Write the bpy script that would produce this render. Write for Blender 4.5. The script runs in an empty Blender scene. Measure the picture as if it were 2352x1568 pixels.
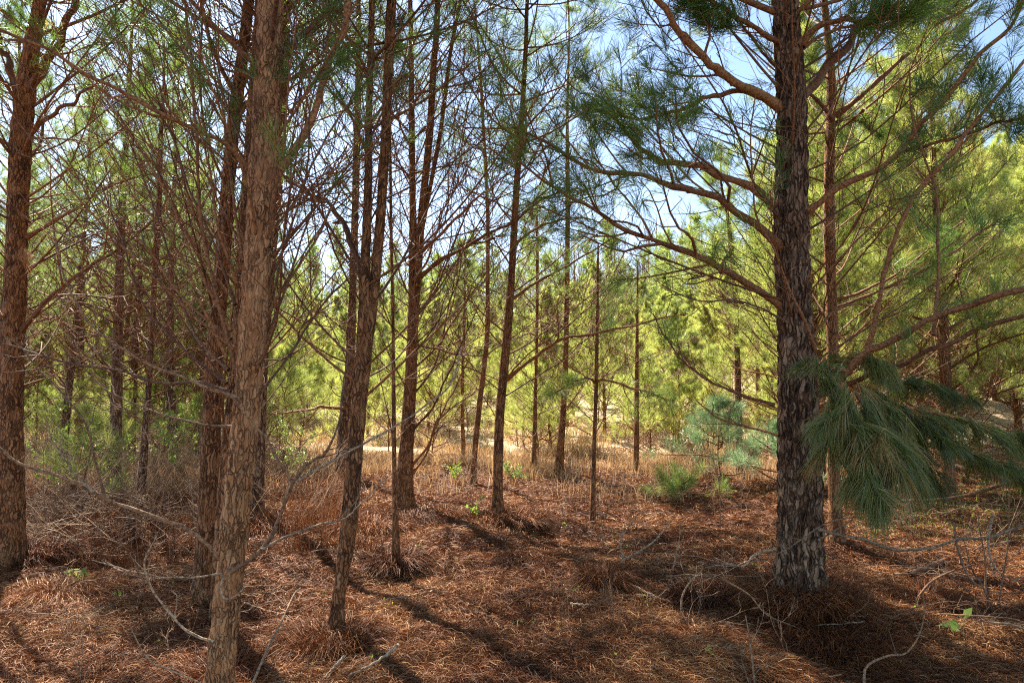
import bpy, math
import numpy as np
from math import radians, sin, cos, tan, pi

S = bpy.context.scene
COL = S.collection
# ------------------------------------------------------------------ camera
CAM_H = 1.6
F = 1568.0                       # focal length in units of a 2352 px wide frame
TILT = math.atan(116 / F)
cd = bpy.data.cameras.new('camera'); cam = bpy.data.objects.new('camera', cd); COL.objects.link(cam)
cd.sensor_width = 36; cd.lens = 36 * F / 2352; cd.clip_end = 2000; cd.clip_start = 0.05
cam.location = (0, 0, CAM_H); cam.rotation_euler = (pi / 2 + TILT, 0, 0)
S.camera = cam
# ------------------------------------------------------------------ light
SUN_AZ, SUN_EL = radians(-33), radians(50)      # azimuth clockwise from +Y, elevation
w = bpy.data.worlds.new('World'); S.world = w; w.use_nodes = True
nt = w.node_tree; nt.nodes.clear()
sk = nt.nodes.new('ShaderNodeTexSky'); sk.sky_type = 'NISHITA'; sk.sun_disc = False
sk.sun_elevation = SUN_EL; sk.sun_rotation = SUN_AZ; sk.air_density = 1.0; sk.dust_density = 0.6; sk.ozone_density = 1.6
bg = nt.nodes.new('ShaderNodeBackground'); bg.inputs[1].default_value = 0.078
wo = nt.nodes.new('ShaderNodeOutputWorld')
nt.links.new(sk.outputs[0], bg.inputs[0]); nt.links.new(bg.outputs[0], wo.inputs[0])
ld = bpy.data.lights.new('sun', 'SUN'); ld.energy = 5.0; ld.angle = radians(0.53); ld.color = (1, .93, .80)
sun = bpy.data.objects.new('sun', ld); COL.objects.link(sun)
sd = np.array([sin(SUN_AZ) * cos(SUN_EL), cos(SUN_AZ) * cos(SUN_EL), sin(SUN_EL)])
from mathutils import Vector
sun.rotation_euler = Vector(sd).to_track_quat('Z', 'Y').to_euler()
sun.location = (0, 0, 30)
vs = S.view_settings; vs.view_transform = 'Standard'; vs.look = 'None'; vs.exposure = 1.95; vs.gamma = 1
S.cycles.max_bounces = 8; S.cycles.transmission_bounces = 6; S.cycles.diffuse_bounces = 5
S.cycles.sample_clamp_indirect = 6; S.cycles.filter_width = 1.15; S.cycles.use_denoising = False

rng = np.random.default_rng(11)
U = lambda a, b, n=None: rng.uniform(a, b, n)
Z = np.array([0., 0, 1.])

# ------------------------------------------------------------------ mesh helpers
class G:
    """collects vertices and faces of ONE mesh"""
    def __init__(s): s.v = []; s.f = []; s.r = []; s.n = 0
    def add(s, v, f, mat=0, r=None):
        v = np.asarray(v, float).reshape(-1, 3)
        s.v.append(v); s.f.append((np.asarray(f, np.int64) + s.n, mat)); s.n += len(v)
        s.r.append(np.zeros(len(v)) if r is None else np.asarray(r, float))
    def build(s, name, mats, parent=None, origin=(0, 0, 0), smooth=False):
        me = bpy.data.meshes.new(name)
        V = np.concatenate(s.v) - np.asarray(origin, float)
        me.vertices.add(len(V)); me.vertices.foreach_set('co', V.astype(np.float32).ravel())
        nl = sum(f.size for f, _ in s.f); npoly = sum(len(f) for f, _ in s.f)
        loops = np.concatenate([f.ravel() for f, _ in s.f])
        tot = np.concatenate([np.full(len(f), f.shape[1]) for f, _ in s.f])
        mi = np.concatenate([np.full(len(f), m) for f, m in s.f])
        st = np.concatenate([[0], np.cumsum(tot)[:-1]])
        me.loops.add(nl); me.loops.foreach_set('vertex_index', loops.astype(np.int32))
        me.polygons.add(npoly); me.polygons.foreach_set('loop_start', st.astype(np.int32))
        for m in (mats if isinstance(mats, (list, tuple)) else [mats]): me.materials.append(m)
        me.polygons.foreach_set('material_index', mi.astype(np.int32))
        if smooth: me.polygons.foreach_set('use_smooth', np.ones(npoly, bool))
        me.update(calc_edges=True)
        a = me.attributes.new('r', 'FLOAT', 'POINT'); a.data.foreach_set('value', np.concatenate(s.r).astype(np.float32))
        return link(name, me, parent)
def link(name, data, parent=None):
    o = bpy.data.objects.new(name, data); COL.objects.link(o)
    if parent is not None: o.parent = parent
    return o
def tag(o, label=None, cat=None, group=None, kind=None):
    if label: o['label'] = label
    if cat: o['category'] = cat
    if group: o['group'] = group
    if kind: o['kind'] = kind
    return o
def empty(name, loc, label, cat, group=None):
    o = link(name, None); o.location = loc; o.empty_display_size = .2
    return tag(o, label, cat, group)
def nrm(a): return a / np.maximum(np.linalg.norm(a, axis=-1, keepdims=True), 1e-9)

def tubes(g, P, R, sides=4, mat=0):
    P = np.asarray(P, float); R = np.asarray(R, float)
    if P.ndim == 2: P = P[None]; R = R[None]
    N, K, _ = P.shape
    if N == 0: return
    T = nrm(np.gradient(P, axis=1)); m = np.abs(T.mean(1))
    ref = np.zeros((N, 3)); ref[np.arange(N), m.argmin(1)] = 1
    Uv = nrm(np.cross(T, ref[:, None, :])); Vv = np.cross(T, Uv)
    a = np.arange(sides) * 2 * pi / sides
    v = P[:, :, None] + R[:, :, None, None] * (np.cos(a)[:, None] * Uv[:, :, None] + np.sin(a)[:, None] * Vv[:, :, None])
    base = (np.arange(N) * K * sides)[:, None, None]
    k = (np.arange(K - 1) * sides)[None, :, None]; j = np.arange(sides)[None, None, :]; j2 = (j + 1) % sides
    f = np.stack([base + k + j, base + k + j2, base + k + sides + j2, base + k + sides + j], -1).reshape(-1, 4)
    g.add(v, f, mat, np.repeat(rng.random(N), K * sides))

def interp(P, t):
    """P (N,K,3), t (N,n) in 0..1 -> points and tangents (N,n,3)"""
    K = P.shape[1]; x = np.clip(t * (K - 1), 0, K - 1.001); i = x.astype(int); fr = (x - i)[..., None]
    n = np.arange(P.shape[0])[:, None]
    a, b = P[n, i], P[n, i + 1]
    return a + (b - a) * fr, nrm(b - a)

def grow(P, R, n, L, ang=(35, 60), up=.25, K=5, t0=.25, rmin=.002, wig=.12, flat=.5):
    """side shoots of curves P (N,K,3); L is the shoots' length (scalar or (N,))"""
    N = P.shape[0]
    if N == 0: return np.zeros((0, K, 3)), np.zeros((0, K)), np.zeros(0)
    t = t0 + (.96 - t0) * (np.arange(n)[None] + rng.random((N, n))) / n
    p, T = interp(P, t)
    rp = interp(np.repeat(R[..., None], 3, -1), t)[0][..., 0]
    perp = np.cross(T, Z) + 1e-4
    perp = nrm(nrm(perp) * np.where(rng.random((N, n, 1)) < .5, 1, -1) + flat * rng.normal(size=(N, n, 3)))
    perp = nrm(perp - (perp * T).sum(-1, keepdims=True) * T)
    a = np.radians(rng.uniform(ang[0], ang[1], (N, n, 1)))
    d = T * np.cos(a) + perp * np.sin(a)
    Ls = (np.broadcast_to(np.asarray(L, float).reshape(-1, 1), (N, n)) * (1.15 - .6 * t) * rng.uniform(.5, 1.25, (N, n))).reshape(-1)
    p = p.reshape(-1, 1, 3); d = d.reshape(-1, 1, 3)
    s = np.linspace(0, 1, K)[None, :, None]; l = Ls[:, None, None]
    bend = rng.normal(size=(N * n, 1, 3)) * wig; b2 = rng.normal(size=(N * n, 1, 3)) * wig * .5
    Q = p + l * (d * s + (bend + Z * up) * s ** 2 + b2 * np.sin(s * 6.3))
    r0 = np.minimum(rp.reshape(-1) * .65, .012 * Ls + .0015)
    r0 = np.maximum(r0, rmin)
    RR = r0[:, None] * (1 - .6 * s[0, :, 0][None]); RR = np.maximum(RR, rmin * .7)
    return Q, RR, Ls

def needles(g, B, D, n, length, width, spread=(10, 55), shoot=.1, droop=.12, mat=0, two=True, tone=(0, 1)):
    """needles round shoots: B tips (M,3), D directions (M,3)"""
    M = len(B)
    if M == 0: return
    B = np.repeat(B, n, 0); D = np.repeat(D, n, 0); N = M * n
    q = nrm(rng.normal(size=(N, 3))); q = nrm(q - (q * D).sum(1, keepdims=True) * D)
    back = rng.random((N, 1))
    a = np.radians(spread[0] + (spread[1] - spread[0]) * (back[:, 0] * .6 + .4 * rng.random(N)))[:, None]
    d = D * np.cos(a) + q * np.sin(a)
    b = B - D * shoot * back
    l = (length * rng.uniform(.65, 1.1, N))[:, None]
    sd_ = nrm(np.cross(d, nrm(rng.normal(size=(N, 3))))) * width * .5
    tip = b + d * l - Z * droop * l
    r = np.repeat(rng.uniform(tone[0], tone[1], M), n) * .65 + rng.random(N) * .35
    if two:
        mid = b + d * l * .55 - Z * droop * .2 * l
        v = np.stack([b - sd_ * .6, b + sd_ * .6, mid + sd_, mid - sd_, tip], 1)
        o = (np.arange(N) * 5)[:, None]
        v = v.reshape(-1, 3)
        g.add(v, o + np.array([[0, 1, 2, 3]]), mat, np.repeat(r, 5))
        g.f.append((o + np.array([[3, 2, 4]]) + g.n - len(v), mat))
    else:
        v = np.stack([b - sd_, b + sd_, tip], 1)
        g.add(v, (np.arange(N) * 3)[:, None] + np.array([[0, 1, 2]]), mat, np.repeat(r, 3))

# ------------------------------------------------------------------ materials
def mat(name, build):
    m = bpy.data.materials.new(name); m.use_nodes = True
    t = m.node_tree; t.nodes.clear(); out = t.nodes.new('ShaderNodeOutputMaterial')
    N = lambda ty, **k: _node(t, ty, k)
    sh = build(t, N); t.links.new(sh, out.inputs[0])
    return m
def _node(t, ty, k):
    n = t.nodes.new('ShaderNode' + ty)
    for a, b in k.items(): setattr(n, a, b)
    return n
def ramp(t, fac, stops):
    r = t.nodes.new('ShaderNodeValToRGB'); e = r.color_ramp.elements
    while len(e) < len(stops): e.new(.5)
    for i, (p, c) in enumerate(stops): e[i].position = p; e[i].color = (*c, 1)
    t.links.new(fac, r.inputs[0]); return r.outputs[0]
def mixc(t, fac, a, b, mode='MIX'):
    m = t.nodes.new('ShaderNodeMix'); m.data_type = 'RGBA'; m.blend_type = mode
    for i, x in ((0, fac), (6, a), (7, b)):
        if hasattr(x, 'links'): t.links.new(x, m.inputs[i])
        else: m.inputs[i].default_value = x if i == 0 else (*x, 1)
    return m.outputs[2]
def attr(t, N): a = N('Attribute', attribute_name='r'); return a.outputs['Fac']

def leafy(name, stops, trans=.45, rough=.45, spec=.3, tcol=None):
    def b(t, N):
        oi = N('ObjectInfo'); a = attr(t, N)
        ad = N('Math', operation='MULTIPLY_ADD'); t.links.new(oi.outputs['Random'], ad.inputs[0]); ad.inputs[1].default_value = .3; t.links.new(a, ad.inputs[2])
        sb = N('Math', operation='SUBTRACT'); t.links.new(ad.outputs[0], sb.inputs[0]); sb.inputs[1].default_value = .15
        c = ramp(t, sb.outputs[0], stops)
        p = N('BsdfPrincipled'); t.links.new(c, p.inputs['Base Color'])
        p.inputs['Roughness'].default_value = rough; p.inputs['Specular IOR Level'].default_value = spec
        tr = N('BsdfTranslucent')
        tc = mixc(t, 1.0, c, tcol or (1.35, 1.32, .85), 'MULTIPLY'); t.links.new(tc, tr.inputs[0])
        mx = N('MixShader'); mx.inputs[0].default_value = trans
        t.links.new(p.outputs[0], mx.inputs[1]); t.links.new(tr.outputs[0], mx.inputs[2])
        return mx.outputs[0]
    return mat(name, b)
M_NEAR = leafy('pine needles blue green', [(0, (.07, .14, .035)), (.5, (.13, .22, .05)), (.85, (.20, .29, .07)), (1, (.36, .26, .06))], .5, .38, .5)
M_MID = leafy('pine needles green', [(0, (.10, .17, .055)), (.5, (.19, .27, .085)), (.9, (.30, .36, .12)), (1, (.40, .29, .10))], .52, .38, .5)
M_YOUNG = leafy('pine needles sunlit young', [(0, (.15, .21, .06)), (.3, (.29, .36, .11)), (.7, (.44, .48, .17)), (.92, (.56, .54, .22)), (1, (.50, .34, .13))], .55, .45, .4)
M_FAR = leafy('far pine needles', [(0, (.18, .26, .08)), (.6, (.30, .36, .12)), (1, (.42, .42, .15))], .45, .5, .3)
M_SILK = leafy('silky blue needles', [(0, (.18, .30, .15)), (.6, (.32, .44, .24)), (1, (.48, .56, .32))], .35, .35, .6, (1.1, 1.2, .9))
M_HANG = leafy('hanging long needles', [(0, (.045, .07, .012)), (.45, (.12, .14, .022)), (.7, (.22, .23, .055)), (.88, (.42, .30, .11)), (1, (.42, .19, .05))], .25, .38, .5, (1.2, 1.2, .8))
M_DEADN = leafy('brown dead needles', [(0, (.25, .10, .04)), (1, (.45, .22, .10))], .3)
M_LEAF = leafy('fresh small leaves', [(0, (.14, .23, .04)), (1, (.34, .44, .10))], .5, .45, .4)
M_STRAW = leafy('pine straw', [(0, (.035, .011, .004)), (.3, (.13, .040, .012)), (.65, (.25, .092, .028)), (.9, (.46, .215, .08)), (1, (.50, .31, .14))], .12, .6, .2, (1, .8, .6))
M_GRASS = leafy('dry grass', [(0, (.26, .14, .07)), (.5, (.50, .34, .19)), (1, (.62, .50, .33))], .35, .5, .3, (1, .9, .7))

def bark(name, plate, mid, crack, high, sc=22., zhi=5., co=-.13):
    def b(t, N):
        tc = N('TexCoord'); mp = N('Mapping'); mp.inputs['Scale'].default_value = (1, 1, .17)
        nz = N('TexNoise'); nz.inputs['Scale'].default_value = 9; nz.inputs['Detail'].default_value = 4
        t.links.new(tc.outputs['Object'], nz.inputs['Vector'])
        wv = N('Vector Math' if False else 'VectorMath', operation='MULTIPLY_ADD')
        t.links.new(nz.outputs['Color'], wv.inputs[0]); wv.inputs[1].default_value = (.09, .09, .30); t.links.new(tc.outputs['Object'], wv.inputs[2])
        t.links.new(wv.outputs[0], mp.inputs[0])
        vo = N('TexVoronoi', feature='DISTANCE_TO_EDGE'); vo.inputs['Scale'].default_value = sc; t.links.new(mp.outputs[0], vo.inputs['Vector'])
        vc = N('TexVoronoi'); vc.inputs['Scale'].default_value = sc; t.links.new(mp.outputs[0], vc.inputs['Vector'])
        fine = N('TexNoise'); fine.inputs['Scale'].default_value = 60; fine.inputs['Detail'].default_value = 6
        t.links.new(mp.outputs[0], fine.inputs['Vector'])
        cell = N('SeparateColor'); t.links.new(vc.outputs['Color'], cell.inputs[0])
        c = mixc(t, cell.outputs[0], plate, mid)
        fr = ramp(t, fine.outputs[0], [(.3, (.45, .42, .4)), (.7, (1.25, 1.2, 1.15))])
        c = mixc(t, 1.0, c, fr, 'MULTIPLY')
        hz = N('SeparateXYZ'); t.links.new(tc.outputs['Object'], hz.inputs[0])
        mr = N('MapRange'); mr.inputs[1].default_value = 1.0; mr.inputs[2].default_value = zhi; mr.inputs[4].default_value = .75
        t.links.new(hz.outputs[2], mr.inputs[0])
        c = mixc(t, mr.outputs[0], c, mixc(t, 1.0, high, fr, 'MULTIPLY'))
        dn = N('Math', operation='MULTIPLY_ADD'); t.links.new(nz.outputs[0], dn.inputs[0]); dn.inputs[1].default_value = .5; dn.inputs[2].default_value = co
        dm = N('Math', operation='ADD'); t.links.new(dn.outputs[0], dm.inputs[0]); t.links.new(vo.outputs['Distance'], dm.inputs[1])
        e = ramp(t, dm.outputs[0], [(0, (.0, .0, .0)), (.22, (1, 1, 1))])
        c = mixc(t, e, crack, c)
        p = N('BsdfPrincipled'); t.links.new(c, p.inputs['Base Color']); p.inputs['Roughness'].default_value = .85; p.inputs['Specular IOR Level'].default_value = .25
        h = N('Math', operation='MULTIPLY_ADD'); t.links.new(fine.outputs[0], h.inputs[0]); h.inputs[1].default_value = .4; t.links.new(e, h.inputs[2])
        bp = N('Bump'); bp.inputs['Strength'].default_value = 1; bp.inputs['Distance'].default_value = .02; t.links.new(h.outputs[0], bp.inputs['Height'])
        t.links.new(bp.outputs[0], p.inputs['Normal'])
        return p.outputs[0]
    return mat(name, b)
M_BARK = bark('grey brown pine bark', (.42, .285, .18), (.20, .10, .05), (.040, .018, .009), (.28, .14, .065), 33., co=-.21)
M_BARKR = bark('reddish pine bark', (.42, .22, .10), (.29, .12, .042), (.05, .019, .009), (.38, .16, .05), 46, co=-.17)
M_BARKL = bark('tan plated pine bark', (.60, .33, .15), (.46, .20, .075), (.17, .065, .025), (.38, .19, .09), 52)
def twig(name, c0, c1):
    def b(t, N):
        tc = N('TexCoord'); nz = N('TexNoise'); nz.inputs['Scale'].default_value = 14; nz.inputs['Detail'].default_value = 5; t.links.new(tc.outputs['Object'], nz.inputs['Vector'])
        a = attr(t, N); ad = N('Math', operation='ADD'); t.links.new(a, ad.inputs[0]); t.links.new(nz.outputs[0], ad.inputs[1])
        md = N('Math', operation='MULTIPLY'); t.links.new(ad.outputs[0], md.inputs[0]); md.inputs[1].default_value = .55
        c = ramp(t, md.outputs[0], [(.2, c0), (.8, c1)])
        n3 = N('TexNoise'); n3.inputs['Scale'].default_value = 75; n3.inputs['Detail'].default_value = 4; t.links.new(tc.outputs['Object'], n3.inputs['Vector'])
        c = mixc(t, 1.0, c, ramp(t, n3.outputs[0], [(.36, (.35, .3, .28)), (.6, (1.15, 1.1, 1.05))]), 'MULTIPLY')
        p = N('BsdfPrincipled'); t.links.new(c, p.inputs['Base Color']); p.inputs['Roughness'].default_value = .75
        bp = N('Bump'); bp.inputs['Strength'].default_value = .8; bp.inputs['Distance'].default_value = .004
        n2 = N('TexNoise'); n2.inputs['Scale'].default_value = 90; t.links.new(tc.outputs['Object'], n2.inputs['Vector'])
        t.links.new(n2.outputs[0], bp.inputs['Height']); t.links.new(bp.outputs[0], p.inputs['Normal'])
        return p.outputs[0]
    return mat(name, b)
M_TWIG = twig('live branch bark', (.10, .038, .012), (.35, .145, .043))
M_LIMB = twig('orange limb bark', (.17, .066, .02), (.40, .175, .055))
M_DEAD = twig('dead branch wood', (.13, .06, .025), (.35, .195, .09))
M_PALE = twig('pale weathered wood', (.22, .135, .07), (.54, .39, .235))
M_WEED = twig('dry weed stem', (.17, .08, .035), (.48, .32, .18))

def ground_mat(t, N):
    tc = N('TexCoord'); g = N('NewGeometry')
    n1 = N('TexNoise'); n1.inputs['Scale'].default_value = 1.1; n1.inputs['Detail'].default_value = 6; t.links.new(g.outputs['Position'], n1.inputs['Vector'])
    n2 = N('TexNoise'); n2.inputs['Scale'].default_value = 45; n2.inputs['Detail'].default_value = 6; n2.inputs['Distortion'].default_value = 2; t.links.new(g.outputs['Position'], n2.inputs['Vector'])
    c = ramp(t, n2.outputs[0], [(.25, (.022, .008, .003)), (.5, (.085, .028, .009)), (.75, (.19, .072, .024))])
    d = ramp(t, n2.outputs[0], [(.25, (.24, .15, .08)), (.5, (.50, .36, .20)), (.75, (.66, .52, .33))])   # tan dry field further out
    sx = N('SeparateXYZ'); t.links.new(g.outputs['Position'], sx.inputs[0])
    wv = N('Math', operation='MULTIPLY_ADD'); t.links.new(n1.outputs[0], wv.inputs[0]); wv.inputs[1].default_value = 5.; t.links.new(sx.outputs[1], wv.inputs[2])
    mr = N('MapRange'); mr.inputs[1].default_value = 15.5; mr.inputs[2].default_value = 19.5; t.links.new(wv.outputs[0], mr.inputs[0])
    c = mixc(t, mr.outputs[0], c, d)
    gr = ramp(t, n1.outputs[0], [(.52, (0, 0, 0)), (.62, (.6, .6, .6))])
    far = N('MapRange'); far.inputs[1].default_value = 18; far.inputs[2].default_value = 26; t.links.new(sx.outputs[1], far.inputs[0])
    ml = N('Math', operation='MULTIPLY'); t.links.new(gr, ml.inputs[0]); t.links.new(far.outputs[0], ml.inputs[1])
    c = mixc(t, ml.outputs[0], c, (.22, .25, .07))
    p = N('BsdfPrincipled'); t.links.new(c, p.inputs['Base Color']); p.inputs['Roughness'].default_value = .9
    bp = N('Bump'); bp.inputs['Strength'].default_value = .8; bp.inputs['Distance'].default_value = .02; t.links.new(n2.outputs[0], bp.inputs['Height']); t.links.new(bp.outputs[0], p.inputs['Normal'])
    return p.outputs[0]
M_GROUND = mat('forest floor', ground_mat)

# ------------------------------------------------------------------ terrain
_k = []
_r = np.random.default_rng(5)
for wl, am in ((9, .05), (6, .05), (3.5, .03), (2.1, .022), (1.2, .014), (.7, .009), (.45, .006)):
    for _ in range(3):
        a = _r.uniform(0, 2 * pi); _k.append((cos(a) * 2 * pi / wl, sin(a) * 2 * pi / wl, _r.uniform(0, 6.3), am / 1.7 * (1.7 if wl < 2.5 else 1)))
MOUNDS = []                                   # x, y, height, radius
def sm(t): t = np.clip(t, 0, 1); return t * t * (3 - 2 * t)
def H(x, y, mounds=True):
    x = np.asarray(x, float); y = np.asarray(y, float)
    z = np.zeros(np.broadcast(x, y).shape)
    for a, b, c, m in _k: z = z + m * np.sin(a * x + b * y + c)
    t = np.maximum(0, y - 16)
    z = z + .075 * t - .0003 * np.minimum(t, 100) ** 2
    z = z + .26 * np.maximum(0, x - 4) * sm((y - 12) / 22) * np.exp(-np.maximum(0, x - 4) / 90)
    if mounds:
        for mx, my, mh, mr in MOUNDS: z = z + mh * np.exp(-((x - mx) ** 2 + (y - my) ** 2) / (2 * mr * mr))
    return z
def ray(px, py):
    x = (px - 1176) / F; y = (784 - py) / F
    return np.array([x, cos(TILT) - y * sin(TILT), sin(TILT) + y * cos(TILT)])
def W(px, py, d):
    """the world point seen at (px,py) of the 2352 px wide photo, d metres ahead"""
    r = ray(px, py); return np.array([0, 0, CAM_H]) + r * (d / r[1])
def gnd(px, py, lift=0.):
    """the ground point seen at (px,py)"""
    r = ray(px, py); s = 1.0
    for _ in range(4000):
        p = r * s
        if CAM_H + p[2] <= H(p[0], p[1], False): break
        s += .02
    return np.array([p[0], p[1], float(H(p[0], p[1])) + lift])
def smooth_curve(P, n):
    """Catmull-Rom through the points, n samples evenly spread"""
    P = np.asarray(P, float)
    E = np.vstack([2 * P[0] - P[1], P, 2 * P[-1] - P[-2]]); out = []
    for i in range(1, len(E) - 2):
        t = np.linspace(0, 1, 12, endpoint=False)[:, None]
        a, b, c, d = E[i - 1], E[i], E[i + 1], E[i + 2]
        out.append(.5 * ((2 * b) + (c - a) * t + (2 * a - 5 * b + 4 * c - d) * t ** 2 + (3 * b - a - 3 * c + d) * t ** 3))
    out = np.vstack(out + [E[-2][None]])
    s = np.concatenate([[0], np.cumsum(np.linalg.norm(np.diff(out[:, :3], axis=0), axis=1))])
    q = np.linspace(0, s[-1], n)
    return np.stack([np.interp(q, s, out[:, k]) for k in range(out.shape[1])], 1)

# ------------------------------------------------------------------ pine trees standing near the camera
class Pine:
    def __init__(s, name, label, d, pts, height, bark_m=M_BARK, sides=20, rough=.05, group=None, dead_z=4.2, cat='tree'):
        """pts: (px, py, width_px[, depth]) from the foot up; the top is carried on to `height`"""
        P = []
        for i, q in enumerate(pts):
            dd = q[3] if len(q) > 3 else d
            p = W(q[0], q[1], dd); P.append([*p, q[2] * (.5 if sides == 52 else .445) * dd / F])
        P = np.array(P)
        P[0, 2] = float(H(P[0, 0], P[0, 1], False))
        MOUNDS.append((P[0, 0], P[0, 1], .06 if d < 12 else .03, max(.12, P[0, 3] * 2.2)))
        s.base = P[0, :3].copy(); s.base[2] = float(H(*P[0, :2]))
        P[0, 2] -= .12
        if height > P[-1, 2] + .3:
            k = P[-1] - P[-2]; k = k / max(k[2], .1); dz = height - P[-1, 2]
            e = P[-1] + k * dz * .5; e[:2] += U(-.05, .05, 2); e[3] = P[-1, 3] * .62
            e2 = P[-1] + k * dz * .8; e2[3] = .012
            e[2] = P[-1, 2] + dz * .5; e2[2] = height
            P = np.vstack([P, e, e2])
        n = max(12, int((P[-1, 2] - P[0, 2]) / (.035 if d < 7 else .09)))
        C = smooth_curve(P, n); C[:, 3] = np.maximum(C[:, 3], .008)
        s.C = C; s.top = C[-1, 2]; s.d = d
        s.o = empty(name, tuple(s.base), label, cat, group)
        z = C[:, 2] - s.base[2]
        th = np.arange(sides) * 2 * pi / sides
        ph = rng.uniform(0, 6.28, 8); kk = max(4, int(sides * .17))
        warp = 1.6 * np.sin(z[:, None] * 2.3 + ph[0] + 2 * np.sin(th + ph[1])) + 1.1 * np.sin(z[:, None] * 6.1 + ph[2] + th * 2)
        rid = np.abs(np.sin(kk * .5 * th[None] + warp)) ** .6 + .35 * np.sin(z[:, None] * 31 + 5 * np.sin(th * 3 + ph[3]) + ph[4])
        lump = .05 * np.sin(2 * th[None] + ph[5] + z[:, None] * 1.3) + .03 * np.sin(z[:, None] * 3.7 + ph[6])
        fl = .3 * np.exp(-np.maximum(z, 0) / .11)[:, None] * (1 + .5 * np.sin(3 * th + ph[7]))
        q_ = rough * 1.6 * rid; r = C[:, 3:4] * (1 + q_ - q_.mean() + lump + fl)
        T = nrm(np.gradient(C[:, :3], axis=0)); X = nrm(np.cross(T, np.array([0, 1., 0]))); Y = np.cross(T, X)
        v = C[:, None, :3] + r[..., None] * (np.cos(th)[:, None] * X[:, None] + np.sin(th)[:, None] * Y[:, None])
        k = (np.arange(n - 1) * sides)[:, None]; j = np.arange(sides)[None]; j2 = (j + 1) % sides
        f = np.stack([k + j, k + j2, k + sides + j2, k + sides + j], -1).reshape(-1, 4)
        g = G(); g.add(v, f); s.trunk = g.build('trunk', bark_m, s.o, s.base, smooth=True)
    def at(s, z):
        return np.array([np.interp(z, s.C[:, 2], s.C[:, k]) for k in range(4)])
    def branch(s, P, R, live=0., nsub=6, sub=.4, nss=3, mats=None, nl=.17, nn=42, nw=.0034, nmat=None, up=.25, t0=.25, wig=.12, sides=5, rmin=.002, spread=(10, 60), label=None, droop=.12, tone=(0, 1)):
        P = np.asarray(P, float); L = np.linalg.norm(np.diff(P, axis=0), axis=1).sum()
        g = G(); m = mats or M_TWIG; nsub = int(nsub * 1.3 + .5) if nsub > 4 else nsub
        tubes(g, P, R, sides)
        q1, r1, l1 = grow(P[None], R[None], nsub, L * sub, up=up, t0=t0, K=6, wig=wig, rmin=rmin)
        tubes(g, q1, r1, 4)
        q2, r2, l2 = grow(q1, r1, nss, l1 * .5, up=up, K=4, wig=wig * 1.2, rmin=rmin, t0=.3) if nss else (np.zeros((0, 4, 3)), None, None)
        if nss: tubes(g, q2, r2, 3)
        b = g.build('branch', m, s.o, s.base, smooth=True)
        if label: b['label'] = label
        if live > 0:
            ends = [P[-1:], q1[:, -1]]; dirs = [nrm(P[-1:] - P[-2:-1]), nrm(q1[:, -1] - q1[:, -2])]
            if nss: ends.append(q2[:, -1]); dirs.append(nrm(q2[:, -1] - q2[:, -2]))
            E = np.vstack(ends); D = np.vstack(dirs); keep = rng.random(len(E)) < live
            if keep.any():
                gn = G(); needles(gn, E[keep], nrm(D[keep] + Z * .15), nn, nl, nw, spread=spread, shoot=.13, droop=droop, tone=tone)
                gn.build('needles', nmat or M_NEAR, b, s.base)
        return b
    def auto(s, z0, z1, n, L=(1.2, 2.), elev=(20, 50), live=0., r=.012, curve=.25, az=None, mats=None, **kw):
        """n boughs in loose whorls between heights z0 and z1"""
        K = 9; a0 = U(0, 6.28); n = min(int(n * (1.65 if z1 < 4.9 else 1.3)), 66)
        for i in range(n):
            z = z0 + (z1 - z0) * (i + U(0, 1)) / n
            z = z + .5 * (round(z / .55) * .55 - z)
            c = s.at(z); f = max(.25, min(1, (s.top - z) / 3.2))
            a = a0 + i * 2.4 + U(-.4, .4) if az is None else U(*az)
            e = radians(U(*elev)); l = U(*L) * f * (1.25 if z1 < 4.9 else 1)
            d = np.array([sin(a) * cos(e), cos(a) * cos(e), sin(e)])
            t = np.linspace(0, 1, K)[:, None]
            side = nrm(np.cross(d, Z)); w1, w2 = U(-.14, .14, 2)
            P = c[:3] + d * c[3] * .5 + l * (d * t + Z * curve * U(.2, 1.3) * t ** 2 + side * w1 * t ** 2 * 1.4 + (side * w2 + Z * U(-.05, .05)) * np.sin(t * U(4, 8)) * .35)
            rr = min(r * U(.7, 1.25) * (.5 + .5 * f), c[3] * .5)
            R = np.linspace(1, .28, K) * rr
            lv = live(z) if callable(live) else live
            kw2 = dict(kw)
            if z > 1.9 + .62 * s.d and lv > 0: kw2.update(nn=125, nw=.008, nl=.2, nss=3)  # unseen crown tops made denser, with wider needles, to shade the ground
            elif lv > 0 and s.d > 7: kw2.update(nn=24, nw=.0038, nss=2)
            elif lv > 0: kw2.update(nn=30)
            s.branch(P, R, live=lv, mats=mats, **kw2)
    def limb(s, px, d0, d1, w0, w1=None, n=16, root=True, **kw):
        """a bough traced through photo points, its depth running from d0 to d1; widths in photo px"""
        m = len(px); D = np.linspace(d0, d1, m)
        if kw.get('mats') in (M_PALE, M_DEAD): w0 *= .78; w1 = w1 and w1 * .72
        n = int(n * 1.7)
        P = smooth_curve(np.array([W(a, b, dd) for (a, b), dd in zip(px, D)]), n)
        wr = w0 * .5 * d0 / F; k = np.arange(n) / n; e_ = np.sin(pi * k)[:, None]
        P = P + rng.normal(0, 1, (n, 3)) * wr * .16 * e_ + wr * .38 * e_ * np.stack([np.sin(k * U(18, 30) + a) for a in U(0, 6, 3)], 1)
        dep = np.linspace(d0, d1, n)
        R = np.linspace(w0, w1 if w1 is not None else w0 * .3, n) * .5 * dep / F
        R = R * (1 + .08 * np.sin(np.linspace(0, 30, n) + U(0, 6)) + rng.normal(0, .06, n)); R[0] *= 1.45; R[1] *= 1.2
        return s.branch(P, R, sides=8, **kw)

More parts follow.
